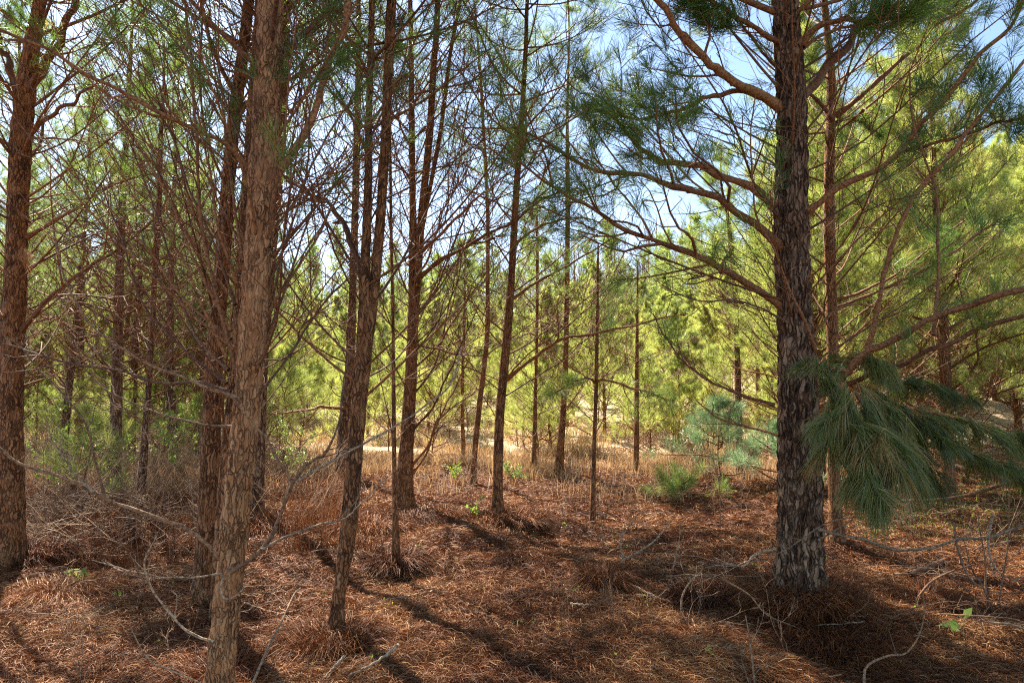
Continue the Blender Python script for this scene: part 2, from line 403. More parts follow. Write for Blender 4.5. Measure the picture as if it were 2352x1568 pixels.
GN = 'pines standing in the stand'
DEADK = dict(mats=M_TWIG, sub=.55, nss=1, rmin=.0029, wig=.12, up=.35)
livez = lambda z0, z1: (lambda z: float(sm((z - z0) / (z1 - z0))) * .85)

# A: dark trunk at the edge of the view, forking high up
A = Pine('pine_tree', 'dark trunked pine cut by the picture edge, forking above head height', 6.4,
         [(20, 1292, 78), (22, 1150, 62), (26, 900, 56), (34, 700, 52), (40, 500, 48), (50, 300, 46), (60, 200, 44), (76, 90, 36), (92, 0, 30)], 9.5, M_BARKR, 36, .09)
A.limb([(58, 215), (95, 165), (130, 110), (155, 50), (172, 0), (190, -120)], 6.4, 6.1, 22, 10, live=.7, nsub=8)
A.limb([(45, 225), (25, 160), (5, 110), (-40, 20)], 6.4, 6.6, 20, 8, live=.5, nsub=6)
A.limb([(62, 315), (110, 270), (165, 235), (200, 205), (260, 170)], 6.4, 6.0, 12, 4, live=.3, nsub=6)
A.limb([(66, 318), (130, 318), (190, 325), (240, 330)], 6.4, 6.0, 9, 3, mats=M_DEAD, nsub=4)
A.limb([(62, 545), (130, 505), (190, 470), (250, 430), (330, 400)], 6.4, 6.2, 10, 3, live=.4, nsub=7)
A.limb([(40, 770), (90, 710), (140, 660), (210, 610), (290, 560), (380, 480)], 6.4, 5.8, 12, 3, nsub=7)
A.auto(1.6, 4.3, 16, (.9, 1.6), (15, 50), r=.011, nsub=5, **DEADK)
A.auto(3.3, 9.3, 38, (1.2, 2.2), (15, 45), live=livez(2.8, 3.8), r=.017, nsub=7, sub=.36, nss=3)

# B: the near pine with the tan, sunlit bark
B = Pine('pine_tree', 'near pine with tan plated bark and pale dead limbs low on its trunk', 3.5,
         [(498, 1640, 66), (505, 1560, 58), (522, 1380, 54), (540, 1200, 55), (561, 1000, 56), (577, 800, 57), (592, 600, 58), (604, 400, 62), (615, 200, 62), (622, 0, 60)], 8.6, M_BARKL, 52, .12)
B.limb([(628, 412), (660, 370), (690, 320), (720, 260), (745, 190), (770, 110), (792, 40), (803, -20), (830, -200)], 3.5, 3.7, 20, 13, mats=M_LIMB, nsub=5, live=.3, sub=.25, nl=.2)
B.limb([(585, 405), (540, 350), (500, 318), (430, 292), (380, 265), (280, 212), (200, 172), (110, 115), (0, 68), (-60, 40)], 3.5, 3.0, 11, 7, mats=M_LIMB, nsub=8, sub=.3)
B.limb([(515, 1292), (505, 1284), (470, 1244), (415, 1209), (340, 1179), (270, 1159), (215, 1129), (165, 1104), (100, 1084), (45, 1064), (0, 1029), (-60, 980)], 3.5, 3.1, 13, 8, mats=M_DEAD, nsub=3, sub=.12, nss=1, n=26)
B.limb([(215, 1131), (170, 1085), (140, 1040), (120, 1015), (112, 980)], 3.25, 3.2, 8, 3, mats=M_PALE, nsub=6, sub=.3, nss=2)
B.limb([(240, 1140), (215, 1040), (190, 960), (140, 900), (90, 850), (50, 800), (10, 770)], 3.27, 3.15, 7, 4, mats=M_DEAD, nsub=4, sub=.2, nss=1)
B.limb([(528, 1312), (575, 1284), (620, 1239), (645, 1174), (675, 1109), (710, 1064), (750, 1034), (780, 969), (785, 900), (800, 820)], 3.4, 3.5, 13, 4, mats=M_DEAD, nsub=5, sub=.18, nss=1, n=26)
B.limb([(678, 1106), (788, 1044), (888, 990), (1003, 914), (1043, 865), (1060, 800)], 3.45, 3.9, 8, 4, mats=M_PALE, nsub=4, sub=.15, nss=1, n=20)
B.limb([(600, 1262), (650, 1235), (720, 1208), (790, 1190), (830, 1155), (890, 1095)], 3.4, 3.7, 7, 3, mats=M_PALE, nsub=4, sub=.25, nss=1)
B.limb([(672, 1106), (640, 1060), (610, 1004), (575, 969), (545, 925), (520, 904), (480, 890)], 3.45, 3.3, 8, 6, mats=M_DEAD, nsub=2, sub=.15, nss=0)
B.limb([(550, 915), (520, 904), (470, 889), (410, 862), (350, 839), (300, 815), (260, 784), (200, 735), (150, 640), (120, 520)], 3.45, 3.3, 10, 5, mats=M_DEAD, nsub=8, sub=.3, n=22)
B.limb([(530, 900), (460, 879), (370, 879), (265, 849), (135, 829), (30, 794), (-40, 790)], 3.5, 3.6, 9, 5, mats=M_DEAD, nsub=7, sub=.25, n=20)
B.limb([(535, 980), (460, 974), (400, 959), (350, 944), (280, 914), (230, 884), (150, 800)], 3.5, 3.6, 8, 4, mats=M_DEAD, nsub=7, sub=.25)
B.limb([(512, 1315), (450, 1325), (370, 1324), (300, 1310), (210, 1285)], 3.45, 3.2, 6, 3, mats=M_PALE, nsub=4, sub=.2, nss=0)
B.limb([(512, 1320), (508, 1360), (525, 1375), (555, 1355), (575, 1310)], 3.38, 3.35, 6, 3, mats=M_PALE, nsub=1, sub=.2, nss=0)
B.limb([(490, 1472), (450, 1460), (410, 1430), (360, 1370), (340, 1330), (332, 1290), (360, 1230)], 3.45, 3.3, 8, 4, mats=M_PALE, nsub=3, sub=.2, nss=1)
B.limb([(475, 1575), (420, 1550), (350, 1520), (320, 1480), (300, 1440)], 3.45, 3.3, 5, 3, mats=M_PALE, nsub=2, sub=.2, nss=0)
B.limb([(545, 860), (500, 690), (470, 560), (455, 420), (450, 300), (440, 150), (425, 0), (410, -120)], 3.5, 3.4, 9, 6, nsub=8, sub=.2, n=22)
for (x0, y0, x1, y1, x2, y2, dd) in ((520, 820, 400, 560, 250, 350, 3.3), (530, 760, 380, 440, 180, 150, 3.6), (540, 700, 430, 420, 330, 60, 3.9), (545, 650, 480, 380, 400, 20, 3.2),
                                 (560, 600, 520, 330, 505, -40, 3.9), (520, 880, 330, 700, 230, 420, 3.8), (530, 780, 330, 560, 90, 330, 3.8), (525, 850, 420, 700, 300, 330, 4.1),
                                 (590, 830, 690, 560, 800, 330, 3.7), (595, 800, 660, 500, 705, 120, 4.0), (600, 740, 720, 560, 900, 280, 3.9), (600, 700, 700, 420, 760, 60, 3.4),
                                 (600, 620, 650, 330, 690, -30, 3.2), (600, 900, 740, 700, 890, 560, 3.8), (600, 560, 740, 330, 930, 60, 3.9)):
    B.limb([(x0, y0), ((x0 + x1) / 2 + U(-12, 12), (y0 + y1) / 2 + 12), (x1, y1), ((x1 + x2) / 2 + U(-15, 15), (y1 + y2) / 2), (x2, y2)], 3.5, dd, 7, 2.6, nsub=8, sub=.3, nss=2, live=.0 if y2 > 100 else .25, wig=.14, up=.15)
B.auto(1.5, 3.9, 6, (.7, 1.5), (35, 65), r=.008, nsub=6, **DEADK)
B.auto(3.2, 8.4, 34, (.9, 1.8), (25, 50), live=livez(2.7, 3.6), r=.014, nsub=7, sub=.36)

B2 = Pine('pine_tree', 'slim pine stem close against the tan barked pine', 4.9,
          [(497, 1400, 36), (510, 1200, 31), (526, 1000, 30), (540, 850, 30), (552, 700, 30), (566, 450, 28), (582, 200, 24), (598, 0, 20)], 7.6, M_BARKR, 24, .07)
B2.auto(1.2, 4.2, 14, (.7, 1.5), (25, 60), r=.008, nsub=6, **DEADK)
B2.auto(4.0, 7.5, 22, (.8, 1.5), (20, 45), live=livez(3.6, 4.6), r=.012, nsub=6)

C = Pine('pine_tree', 'reddish pine behind the tan barked one, leaning to the east as it rises', 5.3,
         [(464, 1372, 56), (476, 1200, 48), (486, 1000, 46), (491, 850, 43), (503, 700, 36), (518, 500, 34), (535, 300, 32), (558, 120, 29), (572, 0, 27)], 10.6, M_BARKR, 36, .09)
C.o['label'] = 'thick reddish pine just behind the tan barked pine and leaning over toward it'
C.auto(1.4, 4.2, 12, (1.0, 2.0), (25, 60), r=.010, nsub=7, **DEADK)
C.auto(3.4, 10.4, 42, (1.2, 2.1), (20, 45), live=livez(3.0, 4.0), r=.016, nsub=7, sub=.36)
D_ = Pine('pine_tree', 'dark slender pine mostly hidden behind the tan barked pine', 8.5,
          [(590, 1195, 36), (594, 1050, 29), (605, 800, 27), (622, 600, 26), (640, 400, 25), (651, 200, 23), (660, 0, 20)], 11.6, M_BARK, 20, .07)
D_.auto(1.8, 5., 16, (1., 1.8), (20, 55), r=.010, nsub=6, **DEADK)
D_.auto(4.6, 11.4, 40, (1.2, 2.), (15, 45), live=livez(4.2, 5.2), r=.015, nsub=7)

E = Pine('pine_tree', 'twin stemmed pine with a crooked dark foot, dividing at chest height', 4.5,
         [(765, 1478, 42), (776, 1380, 32), (790, 1290, 36), (802, 1200, 39), (814, 1050, 38), (825, 920, 38), (836, 800, 37), (838, 640, 24), (845, 450, 21), (848, 250, 18), (854, 0, 15)], 8., M_BARKR, 36, .1)
g = G(); pts = np.array([[*W(a, b, 4.52), ww * .5 * 4.5 / F] for a, b, ww in ((832, 880, 24), (848, 760, 25), (862, 640, 24), (874, 500, 23), (886, 300, 22), (897, 50, 24), (902, -60, 22), (915, -500, 20), (920, -1000, 6))])
cc = smooth_curve(pts, 120); tubes(g, cc[:, :3], cc[:, 3], 18); g.build('trunk', M_BARKR, E.o, E.base, smooth=True)
E.limb([(838, 640), (800, 540), (760, 470), (700, 440), (650, 400)], 4.5, 5.4, 16, 5, nsub=9, sub=.35, nss=3, live=.2)
E.auto(1.3, 4.0, 15, (.8, 1.7), (20, 60), r=.009, nsub=7, **DEADK)
E.auto(3.4, 7.9, 30, (1., 1.8), (20, 45), live=livez(3.0, 4.0), r=.014, nsub=7)
E1 = Pine('pine_tree', 'dark furrowed pine half hidden behind the twin stemmed pine', 12.5,
          [(782, 1085, 34), (788, 1000, 27), (803, 850, 24), (812, 600, 20), (818, 400, 18), (824, 100, 15)], 11.5, M_BARK, 16, .06)
E1.limb([(800, 938), (740, 935), (680, 945), (620, 950)], 12.5, 11, 8, 3, nsub=5, sub=.3)
E1.auto(2, 11.3, 42, (1.1, 2.), (10, 45), live=livez(3.6, 5.6), r=.016, nsub=6, nw=.004)

Fp = Pine('pine_tree', 'thin straight pine stem rising from a dark straw mound', 6.3,
          [(910, 1292, 30), (909, 1240, 19), (906, 1100, 12), (904, 900, 10), (902, 700, 9), (898, 500, 8), (896, 330, 7), (890, 150, 6)], 5.2, M_BARKR, 14, .05)
Fp.auto(1.0, 5., 20, (.5, 1.1), (20, 60), r=.006, nsub=5, live=livez(3.8, 4.6), **{k: v for k, v in DEADK.items()})
Gp = Pine('pine_tree', 'stout pine whose trunk splits in two well above the ground', 9.,
          [(926, 1182, 50), (930, 1080, 41), (942, 900, 33), (948, 750, 29), (952, 640, 30), (948, 480, 17), (946, 300, 15), (944, 80, 13), (942, 0, 12)], 11.8, M_BARKR, 28, .08)
for pp in (((958, 660, 18), (968, 500, 18), (980, 380, 17), (988, 294, 17), (996, 150, 15), (1004, 40, 14), (1012, -300, 14), (1018, -560, 5)),
           ((964, 560, 9), (990, 420, 10), (1012, 300, 10), (1035, 120, 9), (1058, 0, 8), (1090, -200, 6))):
    pts = np.array([[*W(a, b, 8.95), ww * .5 * 9 / F] for a, b, ww in pp]); cc = smooth_curve(pts, 90)
    g = G(); tubes(g, cc[:, :3], cc[:, 3], 14); g.build('trunk', M_BARKR, Gp.o, Gp.base, smooth=True)
Gp.limb([(960, 640), (1010, 600), (1080, 560), (1176, 510), (1250, 455), (1330, 432)], 9., 8., 11, 4, nsub=8, sub=.3, live=.3)
Gp.limb([(965, 580), (1020, 530), (1080, 470), (1140, 420), (1180, 390)], 9., 8.5, 9, 3, nsub=8, sub=.3)
Gp.limb([(940, 790), (1000, 800), (1060, 815), (1120, 815)], 9., 8.5, 7, 3, nsub=5, sub=.3)
for (x1, y1, x2, y2) in ((1010, 820, 1060, 560), (1020, 900, 1100, 700), (1000, 1000, 1080, 820), (1040, 760, 1120, 620), (1020, 640, 1090, 440), (1000, 560, 1060, 360), (1010, 980, 1120, 880)):
    Gp.limb([(945, y1 + 90), ((945 + x1) / 2 + 8, y1 + 40), (x1, y1 - 20), (x2, y2)], 9., U(8, 9.6), 6, 2, nsub=7, sub=.35, up=.1)
Gp.auto(1.4, 4.8, 20, (1., 2.0), (25, 60), r=.010, nsub=7, **DEADK)
Gp.auto(4.5, 11.6, 44, (1.2, 2.2), (15, 45), live=livez(3.8, 5.), r=.016, nsub=7)
Hp = Pine('pine_tree', 'slender pine with a dark mossy foot next to a low leafy sprout', 12.,
          [(1086, 1110, 21), (1090, 1040, 15), (1101, 930, 14), (1118, 780, 12), (1120, 650, 11), (1120, 490, 10), (1110, 290, 8), (1104, 180, 7)], 10.4, M_BARKR, 16, .06)
Hp.auto(1.5, 5., 16, (.8, 1.8), (15, 50), r=.010, nsub=6, **DEADK)
Hp.auto(4.5, 10.2, 34, (1.0, 1.9), (10, 45), live=livez(3.0, 4.2), r=.013, nsub=6, nw=.004)
Ip = Pine('pine_tree', 'bare reddish pine in the middle of the view with straw heaped round its foot', 8.65,
          [(1143, 1195, 33), (1143, 1120, 25), (1148, 950, 23), (1160, 820, 22), (1172, 680, 20), (1183, 490, 18), (1192, 350, 16), (1200, 245, 13), (1208, 100, 11), (1211, 0, 10)], 11., M_BARKR, 26, .07)
Ip.limb([(1165, 870), (1215, 830), (1290, 780), (1400, 760), (1500, 735), (1580, 720)], 8.65, 7.5, 9, 3, nsub=8, sub=.25, live=.25)
Ip.limb([(1172, 690), (1230, 650), (1300, 612), (1370, 570), (1420, 540)], 8.65, 8.9, 8, 3, nsub=7, sub=.3, live=.2)
Ip.limb([(1183, 560), (1240, 520), (1330, 500), (1400, 520)], 8.65, 8.9, 7, 3, nsub=7, sub=.3, live=.3)
Ip.auto(1.2, 4.6, 18, (1., 1.9), (15, 50), r=.010, nsub=6, **DEADK)
Ip.auto(4.2, 10.8, 42, (1., 2.), (10, 45), live=livez(3.3, 4.3), r=.014, nsub=6)
def small(label, d, pts, h, z=(1., 3.5), n=(14, 20), bark_m=M_BARKR, L=(.7, 1.6), lz=(3.0, 4.2), **kw):
    t = Pine('pine_tree', label, d, pts, h, bark_m, 14, .05)
    t.auto(z[0], z[1], n[0], L, (10, 50), r=.009, nsub=6, **DEADK)
    t.auto(z[1] - .4, h - .1, int(n[1] * .75), L, (10, 45), live=(lambda z: livez(*lz)(z) * kw.get('lf', 1)), r=.011, nsub=6, nw=.004, nmat=kw.get('nmat', M_MID))
    return t
small('thin pine stem between the bare reddish pine and the dark stout one', 13.6, [(1226, 1085, 13), (1230, 900, 9), (1233, 780, 8), (1234, 600, 8), (1232, 450, 5)], 5.6)
small('dark pine with a swollen foot at the start of the bright clearing', 13.3, [(1282, 1090, 25), (1288, 1020, 18), (1296, 900, 15), (1300, 784, 14), (1303, 600, 13), (1304, 441, 12), (1303, 250, 8)], 10.4, lz=(3., 4.2), n=(18, 30), L=(1, 2))
L_ = small('knee thick pine sapling standing alone on the straw floor', 8.8, [(1360, 1184, 15), (1364, 1050, 12), (1369, 900, 10), (1371, 784, 9), (1373, 650, 6), (1374, 560, 4)], 3.8, z=(.9, 2.4), n=(9, 8), L=(.9, 1.5), lz=(1.9, 2.5), lf=.4)
L_.o['label'] = 'thin straight pine sapling standing alone on the open straw floor'
L_.limb([(1368, 880), (1350, 868), (1310, 880), (1270, 905)], 8.8, 8.4, 6, 2, nsub=5, live=.8, nmat=M_MID)
L_.limb([(1370, 876), (1390, 872), (1450, 890), (1500, 905), (1550, 925)], 8.8, 8.4, 6, 2, nsub=6, live=.5, nmat=M_MID)
small('thin pine with drooping green boughs beyond the straw floor', 13.5, [(1461, 1086, 17), (1462, 950, 12), (1463, 784, 9), (1464, 680, 6), (1465, 600, 4)], 4.4, z=(1.2, 2.4), n=(6, 12), L=(1., 1.7), lz=(1.6, 2.4), lf=.6)
small('dark grey pine stem behind the feathery young pine', 13., [(1698, 1090, 25), (1697, 1020, 19), (1695, 900, 17), (1692, 784, 15), (1689, 686, 13), (1680, 580, 14), (1672, 500, 10)], 6.4, bark_m=M_BARK, lz=(2.8, 4), n=(16, 24), L=(1, 2))
small('grey pine pole at the edge of the clearing, beside the dark grey pine stem', 19., [(1742, 960, 13), (1740, 850, 11), (1738, 700, 9)], 5.8)
small('forked pine sapling among dry weeds behind the tree with straw heaped foot', 16., [(1065, 1010, 12), (1062, 900, 9), (1066, 760, 7), (1068, 600, 5)], 5.2)
R_ = small('dark leaning pine pole beside the tangle of dead brush', 9.2, [(320, 1176, 26), (330, 1050, 18), (342, 880, 15), (353, 690, 12), (360, 560, 15), (366, 440, 13), (370, 300, 10)], 6.6, bark_m=M_BARK, lz=(3.8, 5), n=(20, 24), L=(1, 1.9))

P_ = Pine('pine_tree', 'slimmer sunlit pine directly behind the big grey trunk', 7.1,
          [(1922, 1262, 40), (1918, 1150, 32), (1914, 1000, 30), (1912, 784, 29), (1906, 600, 27), (1904, 441, 26), (1909, 196, 22), (1900, 80, 19), (1893, 0, 18)], 8.4, M_BARKR, 24, .07)
P_.limb([(1918, 268), (1955, 240), (1990, 210), (2050, 155), (2110, 105), (2150, 60), (2240, 5), (2300, -60)], 7.1, 6.4, 12, 6, live=.5, nsub=8, sub=.22)
P_.limb([(1912, 275), (1890, 245), (1860, 215), (1780, 150), (1720, 80), (1690, 30), (1670, -20)], 7., 6.2, 10, 5, live=.4, nsub=7, sub=.25)
P_.limb([(1918, 282), (1950, 272), (1980, 285), (2030, 315)], 7.1, 6.8, 7, 3, live=.9, nsub=4, sub=.3)
P_.limb([(1915, 690), (1975, 672), (2040, 640), (2100, 600), (2170, 540), (2240, 490)], 7.1, 6.5, 8, 3, live=.4, nsub=7, sub=.25)
P_.auto(1.2, 4.4, 14, (.9, 1.8), (10, 50), r=.010, nsub=6, **DEADK)
P_.auto(4.0, 8.3, 28, (1., 1.9), (10, 45), live=livez(3.7, 4.6), r=.014, nsub=6)

# O: the big pine
O = Pine('pine_tree', 'big pine with the thickest trunk, deeply furrowed grey bark and long rising limbs', 5.,
         [(1838, 1400, 118), (1838, 1330, 108), (1838, 1200, 98), (1836, 1050, 94), (1832, 900, 90), (1826, 750, 84), (1820, 600, 81), (1817, 490, 79), (1819, 350, 73), (1818, 245, 70), (1813, 150, 64), (1806, 49, 58), (1803, 0, 56)], 10.4, M_BARK, 96, .17)
LK = dict(mats=M_LIMB, nl=.18, nn=48, nss=4, rmin=.0026)
O.limb([(1800, 250), (1730, 210), (1660, 170), (1610, 130), (1570, 80), (1540, 40), (1500, -5), (1440, -90)], 5., 4.6, 24, 12, live=.75, nsub=11, sub=.42, **LK)
O.limb([(1750, 222), (1690, 208), (1640, 222), (1560, 250), (1480, 272), (1400, 262)], 4.95, 5.2, 15, 5, live=.8, nsub=10, sub=.42, **LK)
O.limb([(1795, 475), (1775, 465), (1720, 430), (1640, 395), (1560, 375), (1480, 350), (1450, 320), (1430, 290), (1400, 262), (1350, 250)], 5., 5.5, 24, 6, live=.75, nsub=12, sub=.38, **LK)
O.limb([(1800, 575), (1785, 560), (1740, 515), (1680, 480), (1600, 440), (1540, 420), (1450, 405), (1390, 398), (1330, 370), (1274, 340), (1200, 300)], 5., 4.5, 22, 6, live=.7, nsub=12, sub=.36, **LK)
O.limb([(1815, 720), (1760, 680), (1690, 630), (1620, 600), (1560, 575), (1480, 540), (1420, 520), (1340, 470), (1274, 430), (1210, 385), (1150, 330)], 5., 4.3, 19, 5, live=.6, nsub=12, sub=.34, **LK)
O.limb([(1850, 765), (1800, 735), (1740, 705), (1690, 690), (1600, 690), (1540, 665), (1500, 640)], 4.95, 4.5, 8, 3, mats=M_DEAD, live=.0, nsub=7, sub=.25)
O.limb([(1872, 800), (1850, 740), (1820, 680), (1780, 580), (1740, 500), (1727, 400), (1725, 300), (1735, 220)], 4.9, 4.4, 7, 3, mats=M_LIMB, live=.2, nsub=6, sub=.2)
O.limb([(1780, 930), (1700, 905), (1620, 870), (1560, 820), (1520, 760), (1500, 720)], 5., 5.4, 7, 3, nsub=8, sub=.28, live=.1)
O.limb([(1790, 1000), (1720, 980), (1650, 960), (1600, 920)], 5., 5.8, 6, 3, nsub=6, sub=.28)
O.limb([(1795, 100), (1770, 88), (1720, 55), (1660, 20), (1600, -30)], 5., 4.6, 14, 8, live=.8, nsub=9, sub=.42, **LK)
O.limb([(1835, 222), (1860, 205), (1900, 155), (1950, 100), (1990, 40), (2018, -10), (2060, -120)], 5., 5.2, 22, 14, live=.4, nsub=8, sub=.25, **LK)
O.limb([(1840, 100), (1880, 62), (1930, 46), (2000, 52), (2060, 40), (2120, 10)], 5., 4.6, 16, 6, live=.8, nsub=9, sub=.42, **LK)
O.limb([(1845, 110), (1890, 80), (1950, 62), (2040, 62), (2110, 40), (2160, 40)], 5., 5.6, 9, 4, live=.8, nsub=9, sub=.42, **LK)
O.limb([(1840, 490), (1870, 475), (1930, 430), (2000, 395), (2070, 348), (2100, 310), (2130, 270), (2200, 190), (2260, 120), (2320, 60), (2360, -20)], 5., 4.3, 17, 7, live=.6, nsub=9, sub=.16, **LK)
O.limb([(2075, 346), (2110, 340), (2150, 328), (2220, 308), (2300, 280), (2360, 270)], 4.66, 4.4, 9, 5, live=.7, nsub=7, sub=.42, **LK)
O.limb([(1905, 905), (1940, 860), (1985, 815), (2040, 785), (2100, 755), (2180, 715), (2240, 695), (2290, 678), (2370, 662)], 4.6, 3.9, 15, 15, mats=M_LIMB, nsub=4, sub=.16, live=.3)
O.limb([(1850, 900), (1895, 905), (1950, 880), (2010, 855), (2080, 830), (2150, 800), (2270, 748), (2370, 720)], 5., 4.1, 12, 11, mats=M_LIMB, nsub=4, sub=.16, live=.3)
O.limb([(1988, 820), (2005, 760), (2018, 690), (2040, 600), (2060, 530), (2090, 470), (2130, 415), (2160, 380), (2250, 270), (2360, 130)], 4.55, 4.2, 12, 8, mats=M_LIMB, nsub=8, sub=.14, live=.4, n=24)
O.limb([(2145, 770), (2150, 700), (2156, 600), (2152, 500), (2148, 430), (2115, 340), (2092, 250), (2090, 170)], 4.3, 4.6, 8, 4, mats=M_LIMB, nsub=8, sub=.16, live=.3, n=22)
O.limb([(1925, 705), (1990, 680), (2060, 650), (2150, 605), (2230, 550), (2300, 500)], 5.5, 5, 8, 3, mats=M_LIMB, nsub=7, sub=.2, live=.3)
O.limb([(1850, 800), (1900, 730), (1950, 700), (2010, 705)], 5, 5, 8, 3, nsub=4, sub=.2)
O.limb([(1780, 1260), (1740, 1270), (1700, 1300), (1640, 1280)], 4.9, 4.5, 8, 3, mats=M_PALE, nsub=4, sub=.35, nss=1)
O.limb([(1880, 1240), (1960, 1190), (1890, 1205), (1800, 1265), (1740, 1275)], 4.8, 4.4, 5, 3, mats=M_PALE, nsub=3, sub=.3, nss=0)
O.limb([(1880, 1215), (1930, 1228), (1990, 1240), (2060, 1262), (2130, 1258), (2200, 1240), (2280, 1230), (2370, 1200)], 4.8, 4.3, 9, 8, mats=M_PALE, nsub=6, sub=.14, nss=1, n=22)
O.auto(1.8, 4.3, 14, (1., 1.9), (10, 50), live=.1, r=.010, nsub=6, sub=.4, nss=2)
O.auto(4.3, 10.2, 40, (1.6, 2.8), (10, 45), live=.85, r=.022, nsub=9, sub=.36, nss=3)

# hanging bough of very long needles next to the big trunk
def hang(px, d0, d1, nsh, nn, nl=.2, w0=9, nside=4, side=.16, down=.45, tone=(.1, 1)):  # a low tone range puts shade into the needle colour
    m = len(px); P = smooth_curve(np.array([W(a, b, dd) for (a, b), dd in zip(px, np.linspace(d0, d1, m))]), 14)
    R = np.linspace(w0, 3, 14) * .5 * d0 / F
    g = G(); tubes(g, P, R, 6)
    q, r, l = grow(P[None], R[None], nside, side / .7, (25, 60), -.3, K=6, rmin=.003, t0=.15); tubes(g, q, r, 4)
    b = g.build('branch', M_LIMB, O.o, O.base, smooth=True)
    p, T = interp(P[None], np.linspace(.12, 1, nsh)[None]); p = p[0]; T = T[0]
    p2, T2 = interp(q, np.tile(np.linspace(.3, 1, 5)[None], (len(q), 1)))
    p = np.vstack([p, p2.reshape(-1, 3)]); T = np.vstack([T, T2.reshape(-1, 3)])
    D = nrm(T * .8 + .28 * rng.normal(size=T.shape) + np.array([0, 0, -down]))
    gn = G(); needles(gn, p + .01 * rng.normal(size=p.shape), D, nn, nl, .0036, spread=(3, 34), shoot=.08, droop=.3, tone=tone)
    gn.build('needles', M_HANG, b, O.base)
hang([(1935, 880), (1955, 940), (1975, 1005), (1995, 1070), (2008, 1125)], 3.9, 3.5, 18, 46, .21, nside=7)
hang([(1965, 900), (1995, 955), (2020, 1015), (2035, 1075)], 4.0, 3.6, 13, 42, .21, nside=5)
hang([(1940, 850), (1912, 845), (1900, 862), (1893, 885)], 4.2, 4.0, 8, 46, .14, nside=2)
hang([(1930, 885), (1925, 930), (1935, 1000), (1955, 1065)], 4.1, 3.7, 13, 42, .2, nside=4)
hang([(1970, 880), (2015, 940), (2060, 1010), (2085, 1075)], 4.2, 3.8, 12, 42, nside=5)
hang([(1960, 850), (1950, 822), (1985, 825), (2015, 840)], 4.6, 4.5, 8, 50, .17, nside=3)
hang([(1980, 890), (2040, 925), (2100, 955), (2150, 1000)], 4.6, 4.5, 13, 28, .17, nside=7, down=.25, tone=(0, .4))  # darker needle tones paint in the shade on this side of the bough
hang([(2060, 935), (2140, 985), (2220, 1035), (2300, 1068), (2390, 1090)], 4.6, 4.5, 18, 28, .16, nside=9, down=.2, tone=(0, .4))
hang([(2080, 935), (2180, 955), (2280, 985), (2380, 1020)], 4.9, 4.9, 16, 26, .16, nside=9, down=.2, tone=(0, .4))
hang([(2030, 950), (2080, 1010), (2115, 1070), (2130, 1110)], 4.7, 4.6, 12, 28, .17, nside=6)
hang([(1985, 860), (2060, 880), (2130, 885), (2200, 910)], 5.2, 5.4, 13, 26, .17, nside=7, down=.2, tone=(0, .4))

# ------------------------------------------------------------------ pines further back, copies of a few crowns
def crown_tree(h, cb, spreadw, nprim, needle_mat, nn, nw, nl=.2, r0=None, tm=M_BARKR, elev=(10, 50), nsub=6, nss=3, lean=.02, deadn=8, two=False, cur=.25):
    """a pine at the origin: returns trunk mesh object and crown mesh object data"""
    r0 = r0 or h * .011
    K = 14; z = np.linspace(0, 1, K)[:, None]
    a = U(0, 6.28); P = np.hstack([lean * h * z ** 1.5 * cos(a) + .04 * np.sin(z * 7 + a), lean * h * z ** 1.5 * sin(a) + .04 * np.cos(z * 6 + a), z * h - .1])
    R = r0 * (1 - .93 * z[:, 0]); R[0] *= 1.25
    g = G(); tubes(g, P, R, 9); tr = g.build('trunk', tm, None, smooth=True)
    g = G(); PP = []; RR = []; LL = []; liv = []
    for i in range(nprim + deadn):
        dead = i >= nprim
        zz = (cb + (h * .985 - cb) * ((i + U(0, 1)) / nprim) ** .9) if not dead else U(cb * .35, cb)
        c = np.array([np.interp(zz, P[:, 2], P[:, k]) for k in range(3)])
        f = ((h - zz) / (h - min(cb, h * .4))); f = min(1, f) ** .75
        l = spreadw * max(.14, f) * U(.65, 1.15) * (.75 if dead else 1)
        e = radians(U(*elev) + 22 * (1 - f)); az = i * 2.4 + U(-.5, .5)
        d = np.array([cos(az) * cos(e), sin(az) * cos(e), sin(e)]); t = np.linspace(0, 1, 7)[:, None]
        PP.append(c + l * (d * t + Z * cur * U(.3, 1.2) * t ** 2 + U(-.1, .1, 3) * np.sin(t * 5)))
        RR.append(np.linspace(1, .3, 7) * (.007 + .009 * l)); LL.append(l); liv.append(not dead)
    PP = np.array(PP); RR = np.array(RR); LL = np.array(LL); liv = np.array(liv)
    tubes(g, PP, RR, 4, 0)
    q1, r1, l1 = grow(PP, RR, nsub, LL * .42, K=5, rmin=.003, up=.3, t0=.2); tubes(g, q1, r1, 3, 0)
    lv1 = np.repeat(liv, nsub)
    q2, r2, l2 = grow(q1[lv1], r1[lv1], nss, l1[lv1] * .55, K=3, rmin=.003, up=.3); tubes(g, q2, r2, 3, 0)
    E_ = np.vstack([PP[liv][:, -1], q1[lv1][:, -1], q2[:, -1]]); D = np.vstack([nrm(PP[liv][:, -1] - PP[liv][:, -2]), nrm(q1[lv1][:, -1] - q1[lv1][:, -2]), nrm(q2[:, -1] - q2[:, -2])])
    needles(g, E_, nrm(D + Z * .25), nn, nl, nw, spread=(10, 62), shoot=.16, droop=.08, mat=1, two=two)
    cr = g.build('crown', [M_TWIG, needle_mat], None)
    return tr, cr
def protos(n, f):
    out = []
    for i in range(n):
        tr, cr = f(i); out.append((tr, cr))
        COL.objects.unlink(tr); COL.objects.unlink(cr)
    return out
YOUNG = protos(5, lambda i: crown_tree(U(5.5, 7.), U(.3, .9), U(1.6, 2.3), 66, M_YOUNG, 28, .009, .2, nsub=6, nss=3))
